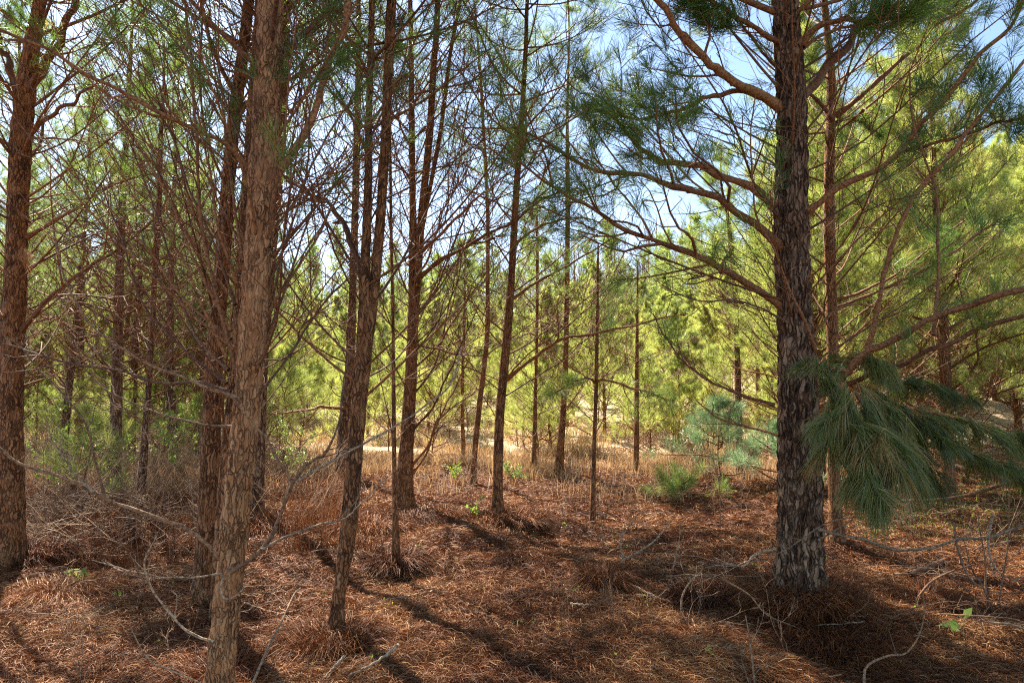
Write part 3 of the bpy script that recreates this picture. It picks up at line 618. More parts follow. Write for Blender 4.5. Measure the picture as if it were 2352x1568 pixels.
YOUNG2 = protos(3, lambda i: crown_tree(U(3.6, 5.), U(.2, .5), U(1.4, 1.9), 52, M_YOUNG, 26, .009, .2, nsub=6, nss=3))
TALL = protos(4, lambda i: crown_tree(U(8.5, 10.5), U(2.6, 3.4), U(1.6, 2.2), 48, M_MID, 24, .006, .19, nsub=6, nss=2, deadn=22, tm=M_BARK))
RIGHT = protos(4, lambda i: crown_tree(U(8., 9.5), U(1.0, 1.8), U(1.9, 2.4), 78, M_YOUNG, 30, .0065, .21, nsub=7, nss=3, deadn=22))
MIDG = protos(3, lambda i: crown_tree(U(7, 8.5), U(1.8, 2.6), U(1.5, 2.), 56, M_MID, 26, .006, .2, nsub=7, nss=3, deadn=14))
SAPL = protos(5, lambda i: crown_tree(U(2., 4.2), U(.3, .8), U(.8, 1.2), 22, M_YOUNG, 16, .0055, .19, nsub=5, nss=2, deadn=6, r0=.018))
def plant(pr, x, y, s, label, group, name='pine_tree', cat='tree', sz=None):
    b = link(name, None); b.location = (x, y, float(H(x, y)) - .03); b.rotation_euler = (U(-.04, .04), U(-.04, .04), U(0, 6.28)); b.scale = (s, s, sz or s)
    tag(b, label, cat, group)
    for o in pr:
        c = o.copy(); c.name = o.name.split('.')[0]; COL.objects.link(c); c.parent = b
    return b
def rows(box, n, mind, avoid=()):
    pts = []; k = 0
    while len(pts) < n and k < n * 60:
        k += 1; y = U(box[2], box[3]); x = U(box[0], box[1]) * (y if box[4] else 1)
        if all((x - a) ** 2 + (y - b) ** 2 > mind ** 2 for a, b in pts): pts.append((x, y))
    return sorted(pts, key=lambda p: p[1])
# dense shaded stand (x/y given as a fraction of y: fan shaped)
for i, (x, y) in enumerate(rows((-.97, -.43, 11.5, 26, 1), 33, 1.7)):
    plant(TALL[i % 4], x, y, U(.85, 1.08), 'tall slim pine in the dense shaded stand, dark trunk below a green crown', 'pines of the dense shaded stand')
for i, (x, y) in enumerate(rows((-.98, -.40, 25, 48, 1), 48, 2.0)):
    plant((YOUNG + MIDG)[i % 8], x, y, U(.9, 1.2), 'leafy green pine glimpsed beyond the dark trunks of the shaded stand', 'pines beyond the shaded stand')
# tall pines outside the frame on the sun's side are left out; a few behind the clearing
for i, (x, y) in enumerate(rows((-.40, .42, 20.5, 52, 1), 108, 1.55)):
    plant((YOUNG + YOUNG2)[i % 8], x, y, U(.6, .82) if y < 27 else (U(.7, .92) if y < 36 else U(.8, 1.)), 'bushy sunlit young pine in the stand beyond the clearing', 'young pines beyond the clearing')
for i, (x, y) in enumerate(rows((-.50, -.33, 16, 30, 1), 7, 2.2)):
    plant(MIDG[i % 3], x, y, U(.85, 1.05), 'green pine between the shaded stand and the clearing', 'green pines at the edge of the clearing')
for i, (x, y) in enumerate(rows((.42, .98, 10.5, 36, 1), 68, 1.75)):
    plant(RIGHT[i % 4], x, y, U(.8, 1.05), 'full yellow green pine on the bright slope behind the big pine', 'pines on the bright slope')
for (x, y, s, l) in ((1.0, 17.5, .8, 'young pine with a dark green crown just past the straw floor'), (3.3, 16.5, .62, 'knee bushy little pine at the near rim of the clearing'), (4.6, 19., .7, 'small yellow green pine behind the feathery young pine')):
    plant(YOUNG2[int(s * 10) % 3], x, y, s * .9, l.replace('knee bushy', 'bushy'), None)

for i, (x, y) in enumerate(rows((-.42, .46, 14.5, 25, 1), 58, .9)):
    plant(SAPL[i % 5], x, y, U(.7, 1.15), 'slender airy pine sapling with a thin stem at the edge of the clearing', 'slender saplings at the clearing', 'pine_sapling', 'sapling')
for i, (x, y) in enumerate(rows((-.95, -.42, 13, 26, 1), 26, 1.3)):
    plant((SAPL + YOUNG2)[i % 8], x, y, U(.6, 1.), 'small green pine growing low among the dark trunks of the shaded stand', 'small pines in the shaded stand', 'pine_sapling', 'sapling')
# far wood, one mass
g = G()
for i in range(700):
    y = U(46, 150); x = U(-.95, .95) * y; h = U(8, 12); c = np.array([x, y, float(H(x, y, False))])
    m = 46; t = rng.random(m) ** .8; a = U(0, 6.28, m)
    rr = (1 - t) * 2.3 + .2
    Bp = c + np.stack([np.cos(a) * rr * U(.4, 1, m), np.sin(a) * rr * U(.4, 1, m), h * (.2 + .8 * t)], 1)
    Dp = nrm(np.stack([np.cos(a), np.sin(a), np.full(m, .5)], 1))
    needles(g, Bp, Dp, 14, .8, .09, spread=(10, 90), shoot=.5, droop=0, two=False)
tag(g.build('far_pine_wood', M_FAR), 'distant pine wood on the hills past the clearing', 'wood', kind='stuff')
g = G()
for i in range(160):
    y = U(60, 110); x = U(-.3, .45) * y; h = U(9, 14); c = np.array([x, y, float(H(x, y, False))])
    P = c + np.stack([np.zeros(5), np.zeros(5), np.linspace(0, h, 5)], 1) + rng.normal(size=(5, 3)) * .1
    R = np.linspace(.14, .03, 5); tubes(g, P, R, 4)
    q, r, l = grow(P[None], R[None], 16, 3.5, (20, 45), .3, rmin=.03, t0=.35); tubes(g, q, r, 3)
    q, r, l = grow(q, r, 4, l * .5, (20, 45), .2, rmin=.02, K=3); tubes(g, q, r, 3)
tag(g.build('bare_far_wood', M_DEAD), 'distant leafless grey wood above the young pines', 'wood', kind='stuff')

# ------------------------------------------------------------------ ground
def axis(lo, hi, fine0, fine1, step):
    a = list(np.arange(fine0, fine1 + step, step)); s = step; x = fine1
    while x < hi: s *= 1.13; x += s; a.append(x)
    s = step; x = fine0; b = []
    while x > lo: s *= 1.13; x -= s; b.append(x)
    return np.array(b[::-1] + a)
gx = axis(-420, 420, -9, 9, .09); gy = axis(-60, 600, .8, 16, .09)
X, Y = np.meshgrid(gx, gy); V = np.stack([X, Y, H(X, Y)], -1).reshape(-1, 3)
nx, ny = len(gx), len(gy); i = np.arange(nx - 1)[None]; j = np.arange(ny - 1)[:, None]
g = G(); g.add(V, np.stack([j * nx + i, j * nx + i + 1, (j + 1) * nx + i + 1, (j + 1) * nx + i], -1).reshape(-1, 4))
tag(g.build('ground', M_GROUND, smooth=True), 'forest floor of rusty pine straw opening onto a dry tan field', kind='structure')

def straw(g, x, y, ln, wd, tilt=.12, tone=(0, 1), lift=.03, az=None, matidx=0):
    n = len(x); a = U(0, 6.28, n) if az is None else az; e = np.abs(rng.normal(0, tilt, n))
    d = np.stack([np.cos(a) * np.cos(e), np.sin(a) * np.cos(e), np.sin(e)], 1)
    l = (ln * U(.6, 1.15, n))[:, None]
    p = np.stack([x, y, H(x, y) + U(-.004, lift, n)], 1)
    mid = p + d * l * .5 + Z * .012; tip = p + d * l - Z * l * .06
    tip[:, 2] = np.maximum(tip[:, 2], H(tip[:, 0], tip[:, 1]))
    mid[:, 2] = np.maximum(mid[:, 2], H(mid[:, 0], mid[:, 1]) + .004)
    s = nrm(np.cross(d, rng.normal(size=(n, 3)))) * (wd * .5)[:, None]
    v = np.stack([p - s, p + s, mid + s, mid - s, tip], 1).reshape(-1, 3)
    r = np.clip(U(tone[0], tone[1], n), 0, 1); o = (np.arange(n) * 5)[:, None]
    g.add(v, o + np.array([[0, 1, 2, 3]]), matidx, np.repeat(r, 5)); g.f.append((o + np.array([[3, 2, 4]]) + g.n - len(v), matidx))
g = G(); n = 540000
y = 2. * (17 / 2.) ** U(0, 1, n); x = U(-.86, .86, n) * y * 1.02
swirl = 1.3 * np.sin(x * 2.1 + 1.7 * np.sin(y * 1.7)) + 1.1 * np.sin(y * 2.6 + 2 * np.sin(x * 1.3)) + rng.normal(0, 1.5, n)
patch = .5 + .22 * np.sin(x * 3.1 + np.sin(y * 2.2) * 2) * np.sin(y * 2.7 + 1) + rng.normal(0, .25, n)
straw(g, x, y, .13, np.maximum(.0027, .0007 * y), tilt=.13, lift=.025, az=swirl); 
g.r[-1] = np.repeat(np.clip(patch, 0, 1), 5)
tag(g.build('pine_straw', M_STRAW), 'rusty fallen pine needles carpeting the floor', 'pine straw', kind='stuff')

# straw and dry grass mounded round trunks: countable clumps
def clump(px, py, rad, hgt, n, label, m=M_STRAW, tone=(0, .75), name='straw_clump', ln=.22, d=None, cat='straw clump', group=None):
    rad *= 1.35; hgt *= .55; n = int(n * 1.1); ln *= .85
    c = gnd(px, py) if d is None else np.array([(px - 1176) / F * d, d, 0.])
    c[2] = float(H(c[0], c[1]))
    a = U(0, 6.28, n); q = np.sqrt(rng.random(n)) * rad * .55
    p = c + np.stack([np.cos(a) * q, np.sin(a) * q, hgt * (1 - q / rad) * U(0, .6, n)], 1)
    a2 = a + rng.normal(0, .7, n); e = np.abs(rng.normal(.35, .38, n)).clip(0, 1.35)
    dd = np.stack([np.cos(a2) * np.cos(e), np.sin(a2) * np.cos(e), np.sin(e)], 1); l = (ln * U(.6, 1.3, n))[:, None]
    mid = p + dd * l * .6; tip = p + dd * l * .9 + np.stack([np.cos(a2), np.sin(a2), -1.1 * np.ones(n)], 1) * l * .32
    s = nrm(np.cross(dd, rng.normal(size=(n, 3)))) * max(.0022, .0006 * c[1]) * .6
    v = np.stack([p - s, p + s, mid + s, mid - s, tip], 1).reshape(-1, 3); o = (np.arange(n) * 5)[:, None]
    g = G(); g.add(v, o + np.array([[0, 1, 2, 3]]), 0, np.repeat(U(tone[0], tone[1], n), 5)); g.f.append((o + np.array([[3, 2, 4]]), 0))
    return tag(g.build(name, m, None, c), label, cat, group).__setattr__('location', c)
clump(908, 1310, .27, .24, 1500, 'dark mound of straw heaped round the thin straight pine stem')
clump(768, 1490, .34, .16, 2200, 'straw clump at the crooked foot of the twin stemmed pine')
clump(1180, 1200, .5, .2, 2200, 'rusty straw heap round the foot of the bare reddish pine')
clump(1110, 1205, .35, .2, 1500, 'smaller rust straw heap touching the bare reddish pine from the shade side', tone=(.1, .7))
clump(590, 1215, .5, .28, 2200, 'tall rusty grass clump behind the tan barked pine')
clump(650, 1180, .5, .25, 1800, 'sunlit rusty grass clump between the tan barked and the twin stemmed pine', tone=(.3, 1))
clump(945, 1200, .4, .2, 1800, 'straw mound at the foot of the stout split pine')
clump(860, 1215, .45, .22, 1800, 'straw clump between the twin stemmed and the stout split pine', tone=(.2, .9))
clump(1390, 1335, .2, .14, 900, 'small upright tuft of dead straw under the forked twig')
clump(520, 1560, .4, .18, 2200, 'straw clump round the foot of the tan barked pine')
clump(270, 1240, .5, .3, 2000, 'dark rusty grass clump beside the leaning pine pole')
clump(60, 1290, .5, .25, 2000, 'straw mound at the foot of the pine on the picture edge')
clump(470, 1250, .45, .25, 1800, 'rusty grass clump in front of the thick reddish pine')
clump(1840, 1400, .5, .34, 3000, 'straw gathered at the foot of the big furrowed pine')
clump(1620, 1380, .3, .14, 1200, 'low straw tuft on the floor between dead twigs')
clump(1900, 1480, .5, .2, 2600, 'shaggy straw clump in shade in front of the big pine')
clump(2120, 1380, .4, .18, 1500, 'dark straw clump below the dead stub branch')
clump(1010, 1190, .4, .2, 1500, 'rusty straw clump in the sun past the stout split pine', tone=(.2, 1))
clump(1330, 1130, .35, .2, 1200, 'rusty grass clump behind the lone pine sapling', tone=(.2, .9))
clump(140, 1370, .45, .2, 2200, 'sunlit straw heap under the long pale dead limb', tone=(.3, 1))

def blades(g, x, y, hgt, wd, tone=(0, 1), lean=.35, m=0):
    n = len(x); a = U(0, 6.28, n); e = np.abs(rng.normal(0, lean, n)); e = np.minimum(e, 1.3)
    d = np.stack([np.cos(a) * np.sin(e), np.sin(a) * np.sin(e), np.cos(e)], 1); l = (hgt * U(.4, 1.2, n))[:, None]
    p = np.stack([x, y, H(x, y) - .01], 1); mid = p + d * l * .55; tip = p + d * l + np.stack([np.cos(a), np.sin(a), -np.ones(n) * .6], 1) * l * .2
    s = nrm(np.cross(d, rng.normal(size=(n, 3)))) * (wd * .5).reshape(-1, 1)
    v = np.stack([p - s, p + s, mid + s, mid - s, tip], 1).reshape(-1, 3); o = (np.arange(n) * 5)[:, None]
    g.add(v, o + np.array([[0, 1, 2, 3]]), m, np.repeat(U(tone[0], tone[1], n), 5)); g.f.append((o + np.array([[3, 2, 4]]) + g.n - len(v), m))
g = G(); n = 95000
y = 10.5 * (24 / 10.5) ** U(0, 1, n); x = U(-.8, .55, n) * y
keep = (np.sin(x * 1.9 + 2 * np.sin(y)) + np.sin(y * 2.3 + x) + rng.normal(0, .8, n)) > -.1; keep &= ~((y < 12.6) & (x > -4)) | (rng.random(n) < .12)
x, y = x[keep], y[keep]; blades(g, x, y, .36, np.maximum(.004, .0006 * y))
tag(g.build('dry_grass', M_GRASS), 'dry tan grass growing between the trees', 'grass', kind='stuff')
g = G(); n = 38000; y = U(6.5, 14, n); x = -U(.18, .85, n) * y
keep = (np.sin(x * 2.9 + y) + np.sin(y * 3.3) + rng.normal(0, .6, n)) > .2; blades(g, x[keep], y[keep], .34, np.full(keep.sum(), .0045), tone=(.1, 1), lean=.5)
tag(g.build('rusty_grass', M_STRAW), 'rusty dead grass in the shaded undergrowth', 'grass', kind='stuff')
g = G(); n = 4000; y = U(7.5, 13, n); x = U(.5, .85, n) * y; blades(g, x, y, .12, np.full(n, .006), lean=.8)
tag(g.build('green_ground_cover', M_LEAF), 'low green ground cover past the hanging bough', 'ground cover', kind='stuff')

g = G(); n = 2600; y = 2.2 * (14 / 2.2) ** U(0, 1, n); x = U(-.85, .85, n) * y; a = U(0, 6.28, n); l = U(.04, .26, n)[:, None, None]
t = np.linspace(-.5, .5, 5)[None, :, None]; d = np.stack([np.cos(a), np.sin(a), rng.normal(0, .08, n)], 1)[:, None]
P = np.stack([x, y, H(x, y) + .025], 1)[:, None] + d * l * t + rng.normal(size=(n, 1, 3)) * .12 * l * t ** 2 * 3
P[..., 2] = np.maximum(P[..., 2], H(P[..., 0], P[..., 1]) + .008); tubes(g, P, np.repeat(U(.0012, .0035, n)[:, None], 5, 1), 4)
tag(g.build('twig_litter', M_DEAD), 'small broken twigs scattered through the straw', 'twig litter', kind='stuff')
g = G(); n = 5200; y = 18 * (48 / 18.) ** U(0, 1, n); x = U(-.95, .7, n) * y
kp = (np.sin(x * 1.1 + np.sin(y * .7) * 2) + np.sin(y * .9 + x * .5) + rng.normal(0, .7, n)) > -.3; x = x[kp]; y = y[kp]; n = len(x)
needles(g, np.stack([x, y, H(x, y) + U(.02, .5, n)], 1), nrm(rng.normal(size=(n, 3)) * .6 + Z), 16, .28, .011, spread=(5, 70), shoot=.15, droop=.1, two=False)
tag(g.build('low_green_growth', M_YOUNG), 'knee high yellow green growth on the floor of the clearing', 'undergrowth', kind='stuff')
# dead brush tangle
g = G(); n = 850
y = U(6.6, 11, n); x = -.62 * y + y * rng.normal(0, .12, n); z = H(x, y) + np.abs(rng.normal(0, .25, n)) * .9
a = rng.normal(0, .7, n) + np.where(rng.random(n) < .5, 0, pi); e = rng.normal(.25, .4, n)
d = np.stack([np.cos(a) * np.cos(e), np.sin(a) * np.cos(e) * .5, np.sin(e)], 1); l = U(.25, .9, n)[:, None, None]; t = np.linspace(-.5, .5, 5)[None, :, None]
P = np.stack([x, y, z], 1)[:, None] + d[:, None] * l * t + rng.normal(size=(n, 1, 3)) * .12 * l * t ** 2 * 2
P[..., 2] = np.maximum(P[..., 2], H(P[..., 0], P[..., 1]) + .01)
tubes(g, P, np.repeat(U(.0015, .0042, n)[:, None], 5, 1), 3)
tag(g.build('dead_brush', M_WEED), 'tangle of pale dead twigs lying beside the leaning pole', 'brush', kind='stuff')
g = G(); n = 900; y = U(7.5, 15, n); x = -U(.25, .8, n) * y; a = U(0, 6.28, n); e = U(.7, 1.5, n)
d = np.stack([np.cos(a) * np.cos(e), np.sin(a) * np.cos(e), np.sin(e)], 1); l = U(.4, 1.5, n)[:, None, None]; t = np.linspace(0, 1, 6)[None, :, None]
P = np.stack([x, y, H(x, y)], 1)[:, None] + d[:, None] * l * t + rng.normal(size=(n, 1, 3)) * .16 * l * t ** 2
R = np.linspace(1, .4, 6)[None] * U(.002, .005, n)[:, None]; tubes(g, P, R, 3)
q, r, l2 = grow(P, R, 3, l[:, 0, 0] * .4, rmin=.0017, K=4); tubes(g, q, r, 3)
tag(g.build('undergrowth_stems', M_WEED), 'thicket of thin bare undergrowth stems in the shaded stand', 'undergrowth', kind='stuff')

# ------------------------------------------------------------------ small woody plants, sprouts, fallen sticks
def bush(px, py, hgt, nst, label, name='bare_shrub', m=M_WEED, leaves=0, leaf_m=M_LEAF, ls=.02, r=.004, spread=.5, d=None, cat='shrub', nsub=6, group=None):
    c = gnd(px, py) if d is None else np.array([(px - 1176) / F * d, d, 0.])
    c[2] = float(H(c[0], c[1]))
    g = G(); a = U(0, 6.28, nst); e = np.abs(rng.normal(0, spread, nst))
    dd = np.stack([np.cos(a) * np.sin(e), np.sin(a) * np.sin(e), np.cos(e)], 1)[:, None]; t = np.linspace(0, 1, 8)[None, :, None]
    l = (hgt * U(.6, 1.05, nst))[:, None, None]
    P = c + np.stack([U(-.03, .03, nst), U(-.03, .03, nst), -np.full(nst, .02)], 1)[:, None] + l * (dd * t + rng.normal(size=(nst, 1, 3)) * .16 * t ** 2 + rng.normal(size=(nst, 1, 3)) * .025 * np.sin(t * 9))
    R = np.linspace(1, .35, 8)[None] * np.full((nst, 1), r); tubes(g, P, R, 5)
    q, r1, l1 = grow(P, R, nsub, l[:, 0, 0] * .38, K=5, rmin=.0016); tubes(g, q, r1, 3)
    q2, r2, l2 = grow(q, r1, 3, l1 * .5, K=4, rmin=.0014); tubes(g, q2, r2, 3)
    if not leaves:
        o = g.build(name, m, None, c, smooth=True); o.location = c; return tag(o, label, cat, group)
    e_ = empty(name, tuple(c), label, cat, group); g.build('stem', m, e_, c, smooth=True)
    Q = np.vstack([q[:, 1:].reshape(-1, 3), q2[:, 1:].reshape(-1, 3)]); idx = rng.integers(0, len(Q), leaves); p = Q[idx] + rng.normal(0, .006, (leaves, 3))
    u = nrm(rng.normal(size=(leaves, 3))); v_ = nrm(np.cross(u, rng.normal(size=(leaves, 3)))); s = (ls * U(.5, 1.3, leaves))[:, None]
    v = np.stack([p, p + u * s * .5 + v_ * s * .28, p + u * s, p + u * s * .5 - v_ * s * .28], 1).reshape(-1, 3)
    gl = G(); gl.add(v, (np.arange(leaves) * 4)[:, None] + np.array([[0, 1, 2, 3]]), 0, np.repeat(rng.random(leaves), 4))
    gl.build('leaves', leaf_m, e_, c); return e_
bush(110, 1180, 1.7, 4, 'tall spindly shrub with fresh light green leaves near the edge pine', 'leafy_shrub', leaves=1300, ls=.045, spread=.3)
bush(230, 1150, 1.5, 4, 'spindly shrub with tiny green leaves between dark trunks and the brush tangle', 'leafy_shrub', leaves=1300, ls=.045, spread=.35)
bush(400, 1130, 1.6, 5, 'thin leafy shrub between the leaning pole and the thick reddish pine', 'leafy_shrub', leaves=1300, ls=.045, spread=.3)
bush(690, 1120, 1.0, 5, 'small dark cedar like shrub behind the long forked dead limb', 'leafy_shrub', leaves=2600, ls=.028, leaf_m=M_MID, spread=.3)
bush(1085, 1195, .28, 4, 'little sprout with bright leaves below the slender mossy footed pine', 'leafy_sprout', leaves=60, ls=.05, cat='sprout', r=.003)
bush(1050, 1110, .5, 6, 'low leafy shrub at the mossy foot of the slender pine', 'leafy_shrub', leaves=350, ls=.035, r=.003)
bush(1180, 1110, .45, 6, 'dark green low shrub behind the bare reddish pine', 'leafy_shrub', leaves=700, ls=.035, leaf_m=M_MID, r=.003)
bush(195, 1345, .22, 3, 'small whorled green sprout in the shaded straw below the pale limb', 'leafy_sprout', leaves=50, ls=.045, leaf_m=M_MID, cat='sprout', r=.003)
bush(2165, 1455, .16, 2, 'lone broad leaved green sprout on dark straw', 'leafy_sprout', leaves=9, ls=.09, leaf_m=M_MID, cat='sprout', r=.003)
bush(2250, 1260, .9, 4, 'bare forked shrub standing in front of the drooping bough', r=.009, spread=.5, d=5.6)
bush(1385, 1270, 1.25, 2, 'slim bare sapling curving up through the floor to the lone pine sapling', 'bare_sapling', r=.006, spread=.12, d=7.4, cat='sapling')
bush(1640, 1220, 1.1, 2, 'bent bare sapling near the feathery young pine', 'bare_sapling', r=.006, spread=.2, d=8.2, cat='sapling')
bush(1700, 1180, .9, 2, 'bare sapling in front of the feathery young pine, with upswept twigs', 'bare_sapling', r=.005, spread=.2, d=9., cat='sapling')
bush(1720, 1555, .85, 1, 'single upright bare stem in front of the big pine', 'bare_sapling', r=.007, spread=.03, d=3.1, cat='sapling', nsub=3)
for k in range(46):
    d = U(8.5, 16); px = U(700, 1760)
    bush(px, 0, U(.4, 1.1), int(U(2, 5)), 'dry bare weed standing on the straw floor near the clearing', 'dry_weed', r=.003, spread=.3, d=d, cat='weed', nsub=4, group='dry weeds near the clearing')
for k in range(26):
    d = U(4, 8); px = U(40, 760) if k % 2 else U(1250, 2330)
    bush(px, 0, U(.2, .6), int(U(2, 4)), 'short dry weed poking out of the shaded straw', 'dry_weed', r=.0022, spread=.5, d=d, cat='weed', nsub=3, group='short dry weeds in the straw')
for k in range(34):
    py = U(1200, 1540); px = U(250, 2250)
    bush(px, py, U(.05, .12), 3, 'tiny green seedling in the pine straw', 'seedling', r=.0015, leaves=14, ls=.022, spread=.6, cat='seedling', nsub=2, group='tiny green seedlings')

def stick(pts, w0, label, forks=(), m=M_PALE, name='fallen_stick', cat='stick', nsub=3, sub=.2, n=18):
    """pts (px, py of its place on the ground, lift in metres)"""
    P = []
    for a, b, *z in pts: P.append(gnd(a, b, z[0] if z else .03))
    P = smooth_curve(np.array(P), n); P[:, 2] += .004 * np.sin(np.arange(n) * 2.1)
    d = P[:, 1].mean(); R = np.linspace(w0, w0 * .45, n) * .5 * d / F
    g = G(); tubes(g, P, R, 6); q, r, l = grow(P[None], R[None], nsub, np.linalg.norm(P[-1] - P[0]) * sub, rmin=.002, t0=.3); tubes(g, q, r, 4)
    c = P[0].copy(); o = g.build(name, m, None, c, smooth=True); o.location = c; tag(o, label, cat)
def lifted(pts, d0, d1, w0, label, m=M_PALE, name='fallen_branch', nsub=4, sub=.2, w1=None):
    P = smooth_curve(np.array([W(a, b, dd) for (a, b), dd in zip(pts, np.linspace(d0, d1, len(pts)))]), 20)
    P[:, 2] = np.maximum(P[:, 2], H(P[:, 0], P[:, 1]) + .012)
    R = np.linspace(w0, w1 or w0 * .4, 20) * .5 * d0 / F
    g = G(); tubes(g, P, R, 6); q, r, l = grow(P[None], R[None], nsub, np.linalg.norm(P[-1] - P[0]) * sub, rmin=.002, t0=.3); q[..., 2] = np.maximum(q[..., 2], H(q[..., 0], q[..., 1])); tubes(g, q, r, 4)
    c = P[0].copy(); o = g.build(name, m, None, c, smooth=True); o.location = c; tag(o, label, 'fallen branch')
stick([(1435, 1345), (1480, 1368), (1530, 1390), (1580, 1398), (1620, 1405)], 8, 'curved pale stick lying on the straw floor')
stick([(1310, 1398), (1350, 1402), (1375, 1398)], 7, 'short pale twig lying in shade left of the curved stick'.replace(' left of', ' near'))
stick([(1540, 1330), (1600, 1372), (1690, 1395)], 5, 'thin pale stick running behind the curved one')
stick([(1600, 1300), (1680, 1310), (1730, 1290)], 6, 'thin stick behind the straw tuft by the big pine')
stick([(1000, 1365), (940, 1378), (890, 1385), (850, 1400)], 5, 'thin straight stick on the straw between two shadows')
stick([(915, 1525, .1), (860, 1550, .06), (800, 1566, .03)], 8, 'pale bare stick at the bottom edge near the twin stemmed pine')
stick([(790, 1553, .1), (740, 1580, .04)], 8, 'forked end of a pale stick by the bottom edge')
stick([(560, 1400), (640, 1420), (700, 1405), (760, 1380)], 7, 'grey fallen twig behind the tan barked pine', m=M_DEAD)
stick([(230, 1290), (300, 1330), (420, 1345), (500, 1330)], 6, 'slim fallen stick in the shade before the thick reddish pine', m=M_DEAD)
stick([(2090, 1330), (2160, 1300), (2230, 1270), (2330, 1250)], 14, 'dark mossy fallen log past the hanging bough', m=M_TWIG)
stick([(1980, 1460), (2040, 1520), (2090, 1580)], 7, 'dead twig on the dark straw before the big pine', m=M_DEAD)
lifted([(1428, 1320), (1428, 1290), (1470, 1265), (1510, 1235), (1545, 1190)], 6., 5.8, 6, 'pale forked twig sticking up from the straw floor')
lifted([(1432, 1290), (1425, 1240), (1440, 1215), (1465, 1180)], 6., 6., 5, 'slender pale twig standing beside the forked one')
lifted([(1545, 1310), (1560, 1240), (1562, 1200)], 5.8, 5.8, 4, 'thin upright twig between the forked twig and the big pine')
lifted([(1565, 1405), (1567, 1370), (1585, 1335), (1610, 1312)], 4.9, 4.9, 6, 'hook shaped pale twig rising from the straw')
lifted([(1565, 1405), (1600, 1460), (1660, 1520), (1700, 1575)], 4.8, 3.5, 5, 'long dark twig trailing from the hooked one to the bottom edge', m=M_DEAD)
lifted([(580, 1570), (610, 1500), (650, 1420), (675, 1365), (690, 1350)], 3.6, 4.3, 6, 'straight pale twig leaning beside the tan barked pine', w1=4)
lifted([(1985, 1575), (1990, 1530), (2040, 1505), (2080, 1500), (2110, 1460), (2125, 1400), (2120, 1370)], 3.7, 4.4, 6, 'crooked grey branch bent up from the straw', m=M_DEAD)
lifted([(2110, 1370), (2140, 1335), (2190, 1310), (2240, 1295)], 5., 5., 7, 'broken stub branch on the dark straw', m=M_TWIG)
lifted([(2070, 1150), (2150, 1148), (2230, 1135), (2290, 1115), (2360, 1095)], 5.3, 4.8, 8, 'long grey dead branch hanging across under the drooping bough', m=M_DEAD, w1=10)
lifted([(2190, 1200), (2200, 1260), (2230, 1330), (2290, 1360), (2370, 1355)], 4.6, 4.2, 6, 'looping thin dead branch near the picture edge', m=M_DEAD)
lifted([(2280, 1180), (2270, 1250), (2290, 1310), (2350, 1340)], 4.6, 4.2, 6, 'second looping dead branch, crossing the first', m=M_PALE)
lifted([(1660, 1330), (1720, 1365), (1760, 1410), (1830, 1440)], 4.7, 4.4, 5, 'thin dead branch leaning against the foot of the big pine', m=M_DEAD)

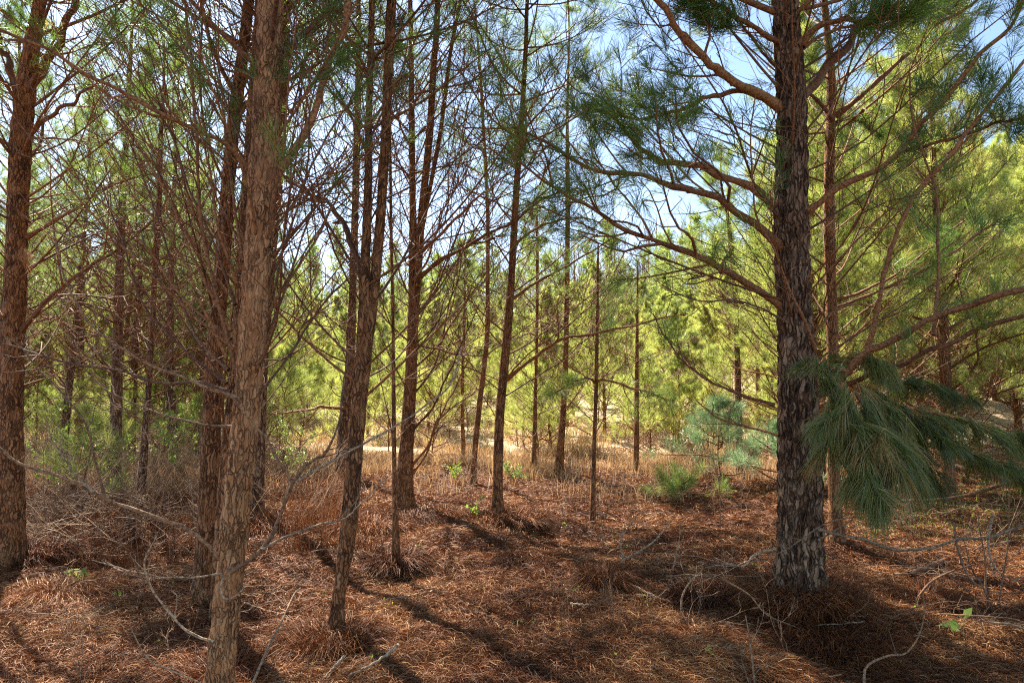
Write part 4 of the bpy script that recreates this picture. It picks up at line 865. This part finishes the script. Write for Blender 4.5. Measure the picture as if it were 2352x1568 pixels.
def tangle(px, py, length, w0, label, m, group):
    P0 = gnd(px, py, U(.02, .1)); a = U(-.9, .9) + (pi if rng.random() < .5 else 0); d = P0[1]
    t = np.linspace(0, 1, 16)[:, None]; dr = np.array([cos(a), sin(a) * .8, U(-.05, .35)])
    sd = np.array([-sin(a), cos(a), 0]); P = P0 + length * (dr * t + sd * (U(-.3, .3) * t ** 2 + U(-.05, .05) * np.sin(t * 8)) - Z * U(.0, .3) * t ** 2) + rng.normal(0, .004, (16, 3))
    P[:, 2] = np.maximum(P[:, 2], H(P[:, 0], P[:, 1]) + .012); R = np.linspace(w0, w0 * .4, 16) * (1 + rng.normal(0, .08, 16))
    g = G(); tubes(g, P, R, 6); q, r, l = grow(P[None], R[None], int(U(3, 8)), length * .35, (30, 65), .15, K=6, rmin=.0018, wig=.2, t0=.15); q[..., 2] = np.maximum(q[..., 2], H(q[..., 0], q[..., 1]) + .005); tubes(g, q, r, 4)
    q, r, l = grow(q, r, 2, l * .5, (30, 65), .1, K=4, rmin=.0015, wig=.2); tubes(g, q, r, 3)
    o = g.build('fallen_branch', m, None, P0, smooth=True); o.location = P0; tag(o, label, 'fallen branch', group)
for k in range(17): tangle(U(1980, 2340), U(1215, 1480), U(.4, 1.2), U(.003, .008), 'crooked dead branch in the shaded tangle of branches past the big pine', (M_DEAD, M_PALE, M_DEAD)[k % 3], 'dead branches past the big pine')
for k in range(11): tangle(U(1380, 1790), U(1240, 1420), U(.35, .9), U(.0025, .005), 'thin pale dead twig lying on the straw before the big pine', M_PALE, 'dead twigs before the big pine')
for k in range(14): tangle(U(40, 720), U(1200, 1480), U(.35, 1.1), U(.0025, .006), 'dead twig lying in the straw under the low dead limbs', (M_DEAD, M_PALE)[k % 2], 'dead twigs under the low limbs')
# feathery young pines with silky needles
def feather(px, py, d, h, wid, nprim, label, m=M_SILK):
    t = crown_tree(h, .12, wid, nprim, m, 20, .0042, .19, nsub=5, nss=2, deadn=0, two=True, elev=(-5, 35), cur=.05)
    for o in t: COL.objects.unlink(o)
    x = (px - 1176) / F * d
    b = link('young_pine', None); b.location = (x, d, float(H(x, d)) - .03); tag(b, label, 'young pine')
    for o in t: c = o.copy(); c.name = o.name.split('.')[0]; COL.objects.link(c); c.parent = b
feather(1650, 1130, 12., 1.5, 1.15, 24, 'feathery young pine with silky blue green needles before the dark grey pine stem')
feather(1560, 1130, 11., .3, .8, 10, 'low spreading pine seedling on the straw in front of the clearing', M_MID)
feather(1790, 1130, 10.5, 1.15, .9, 20, 'small feathery pine peeping out behind the big furrowed trunk')
feather(210, 1200, 9.5, 1.5, .8, 8, 'yellow green little pine behind the long pale dead limb', M_YOUNG)
for (px, py, d) in ((60, 585, 6.), (540, 1040, 4.4)):
    c = W(px, py, d); g = G(); needles(g, c + rng.normal(0, .02, (4, 3)), nrm(rng.normal(size=(4, 3)) * .4 + np.array([.6, 0, -.6])), 26, .14, .003, droop=.3)
    o = g.build('dead_needle_cluster', M_DEADN, None, c); o.location = c
    tag(o, 'bunch of brown dead needles caught on the edge pine' if px < 100 else 'few orange dead needles caught on the thick reddish pine', 'needle cluster')
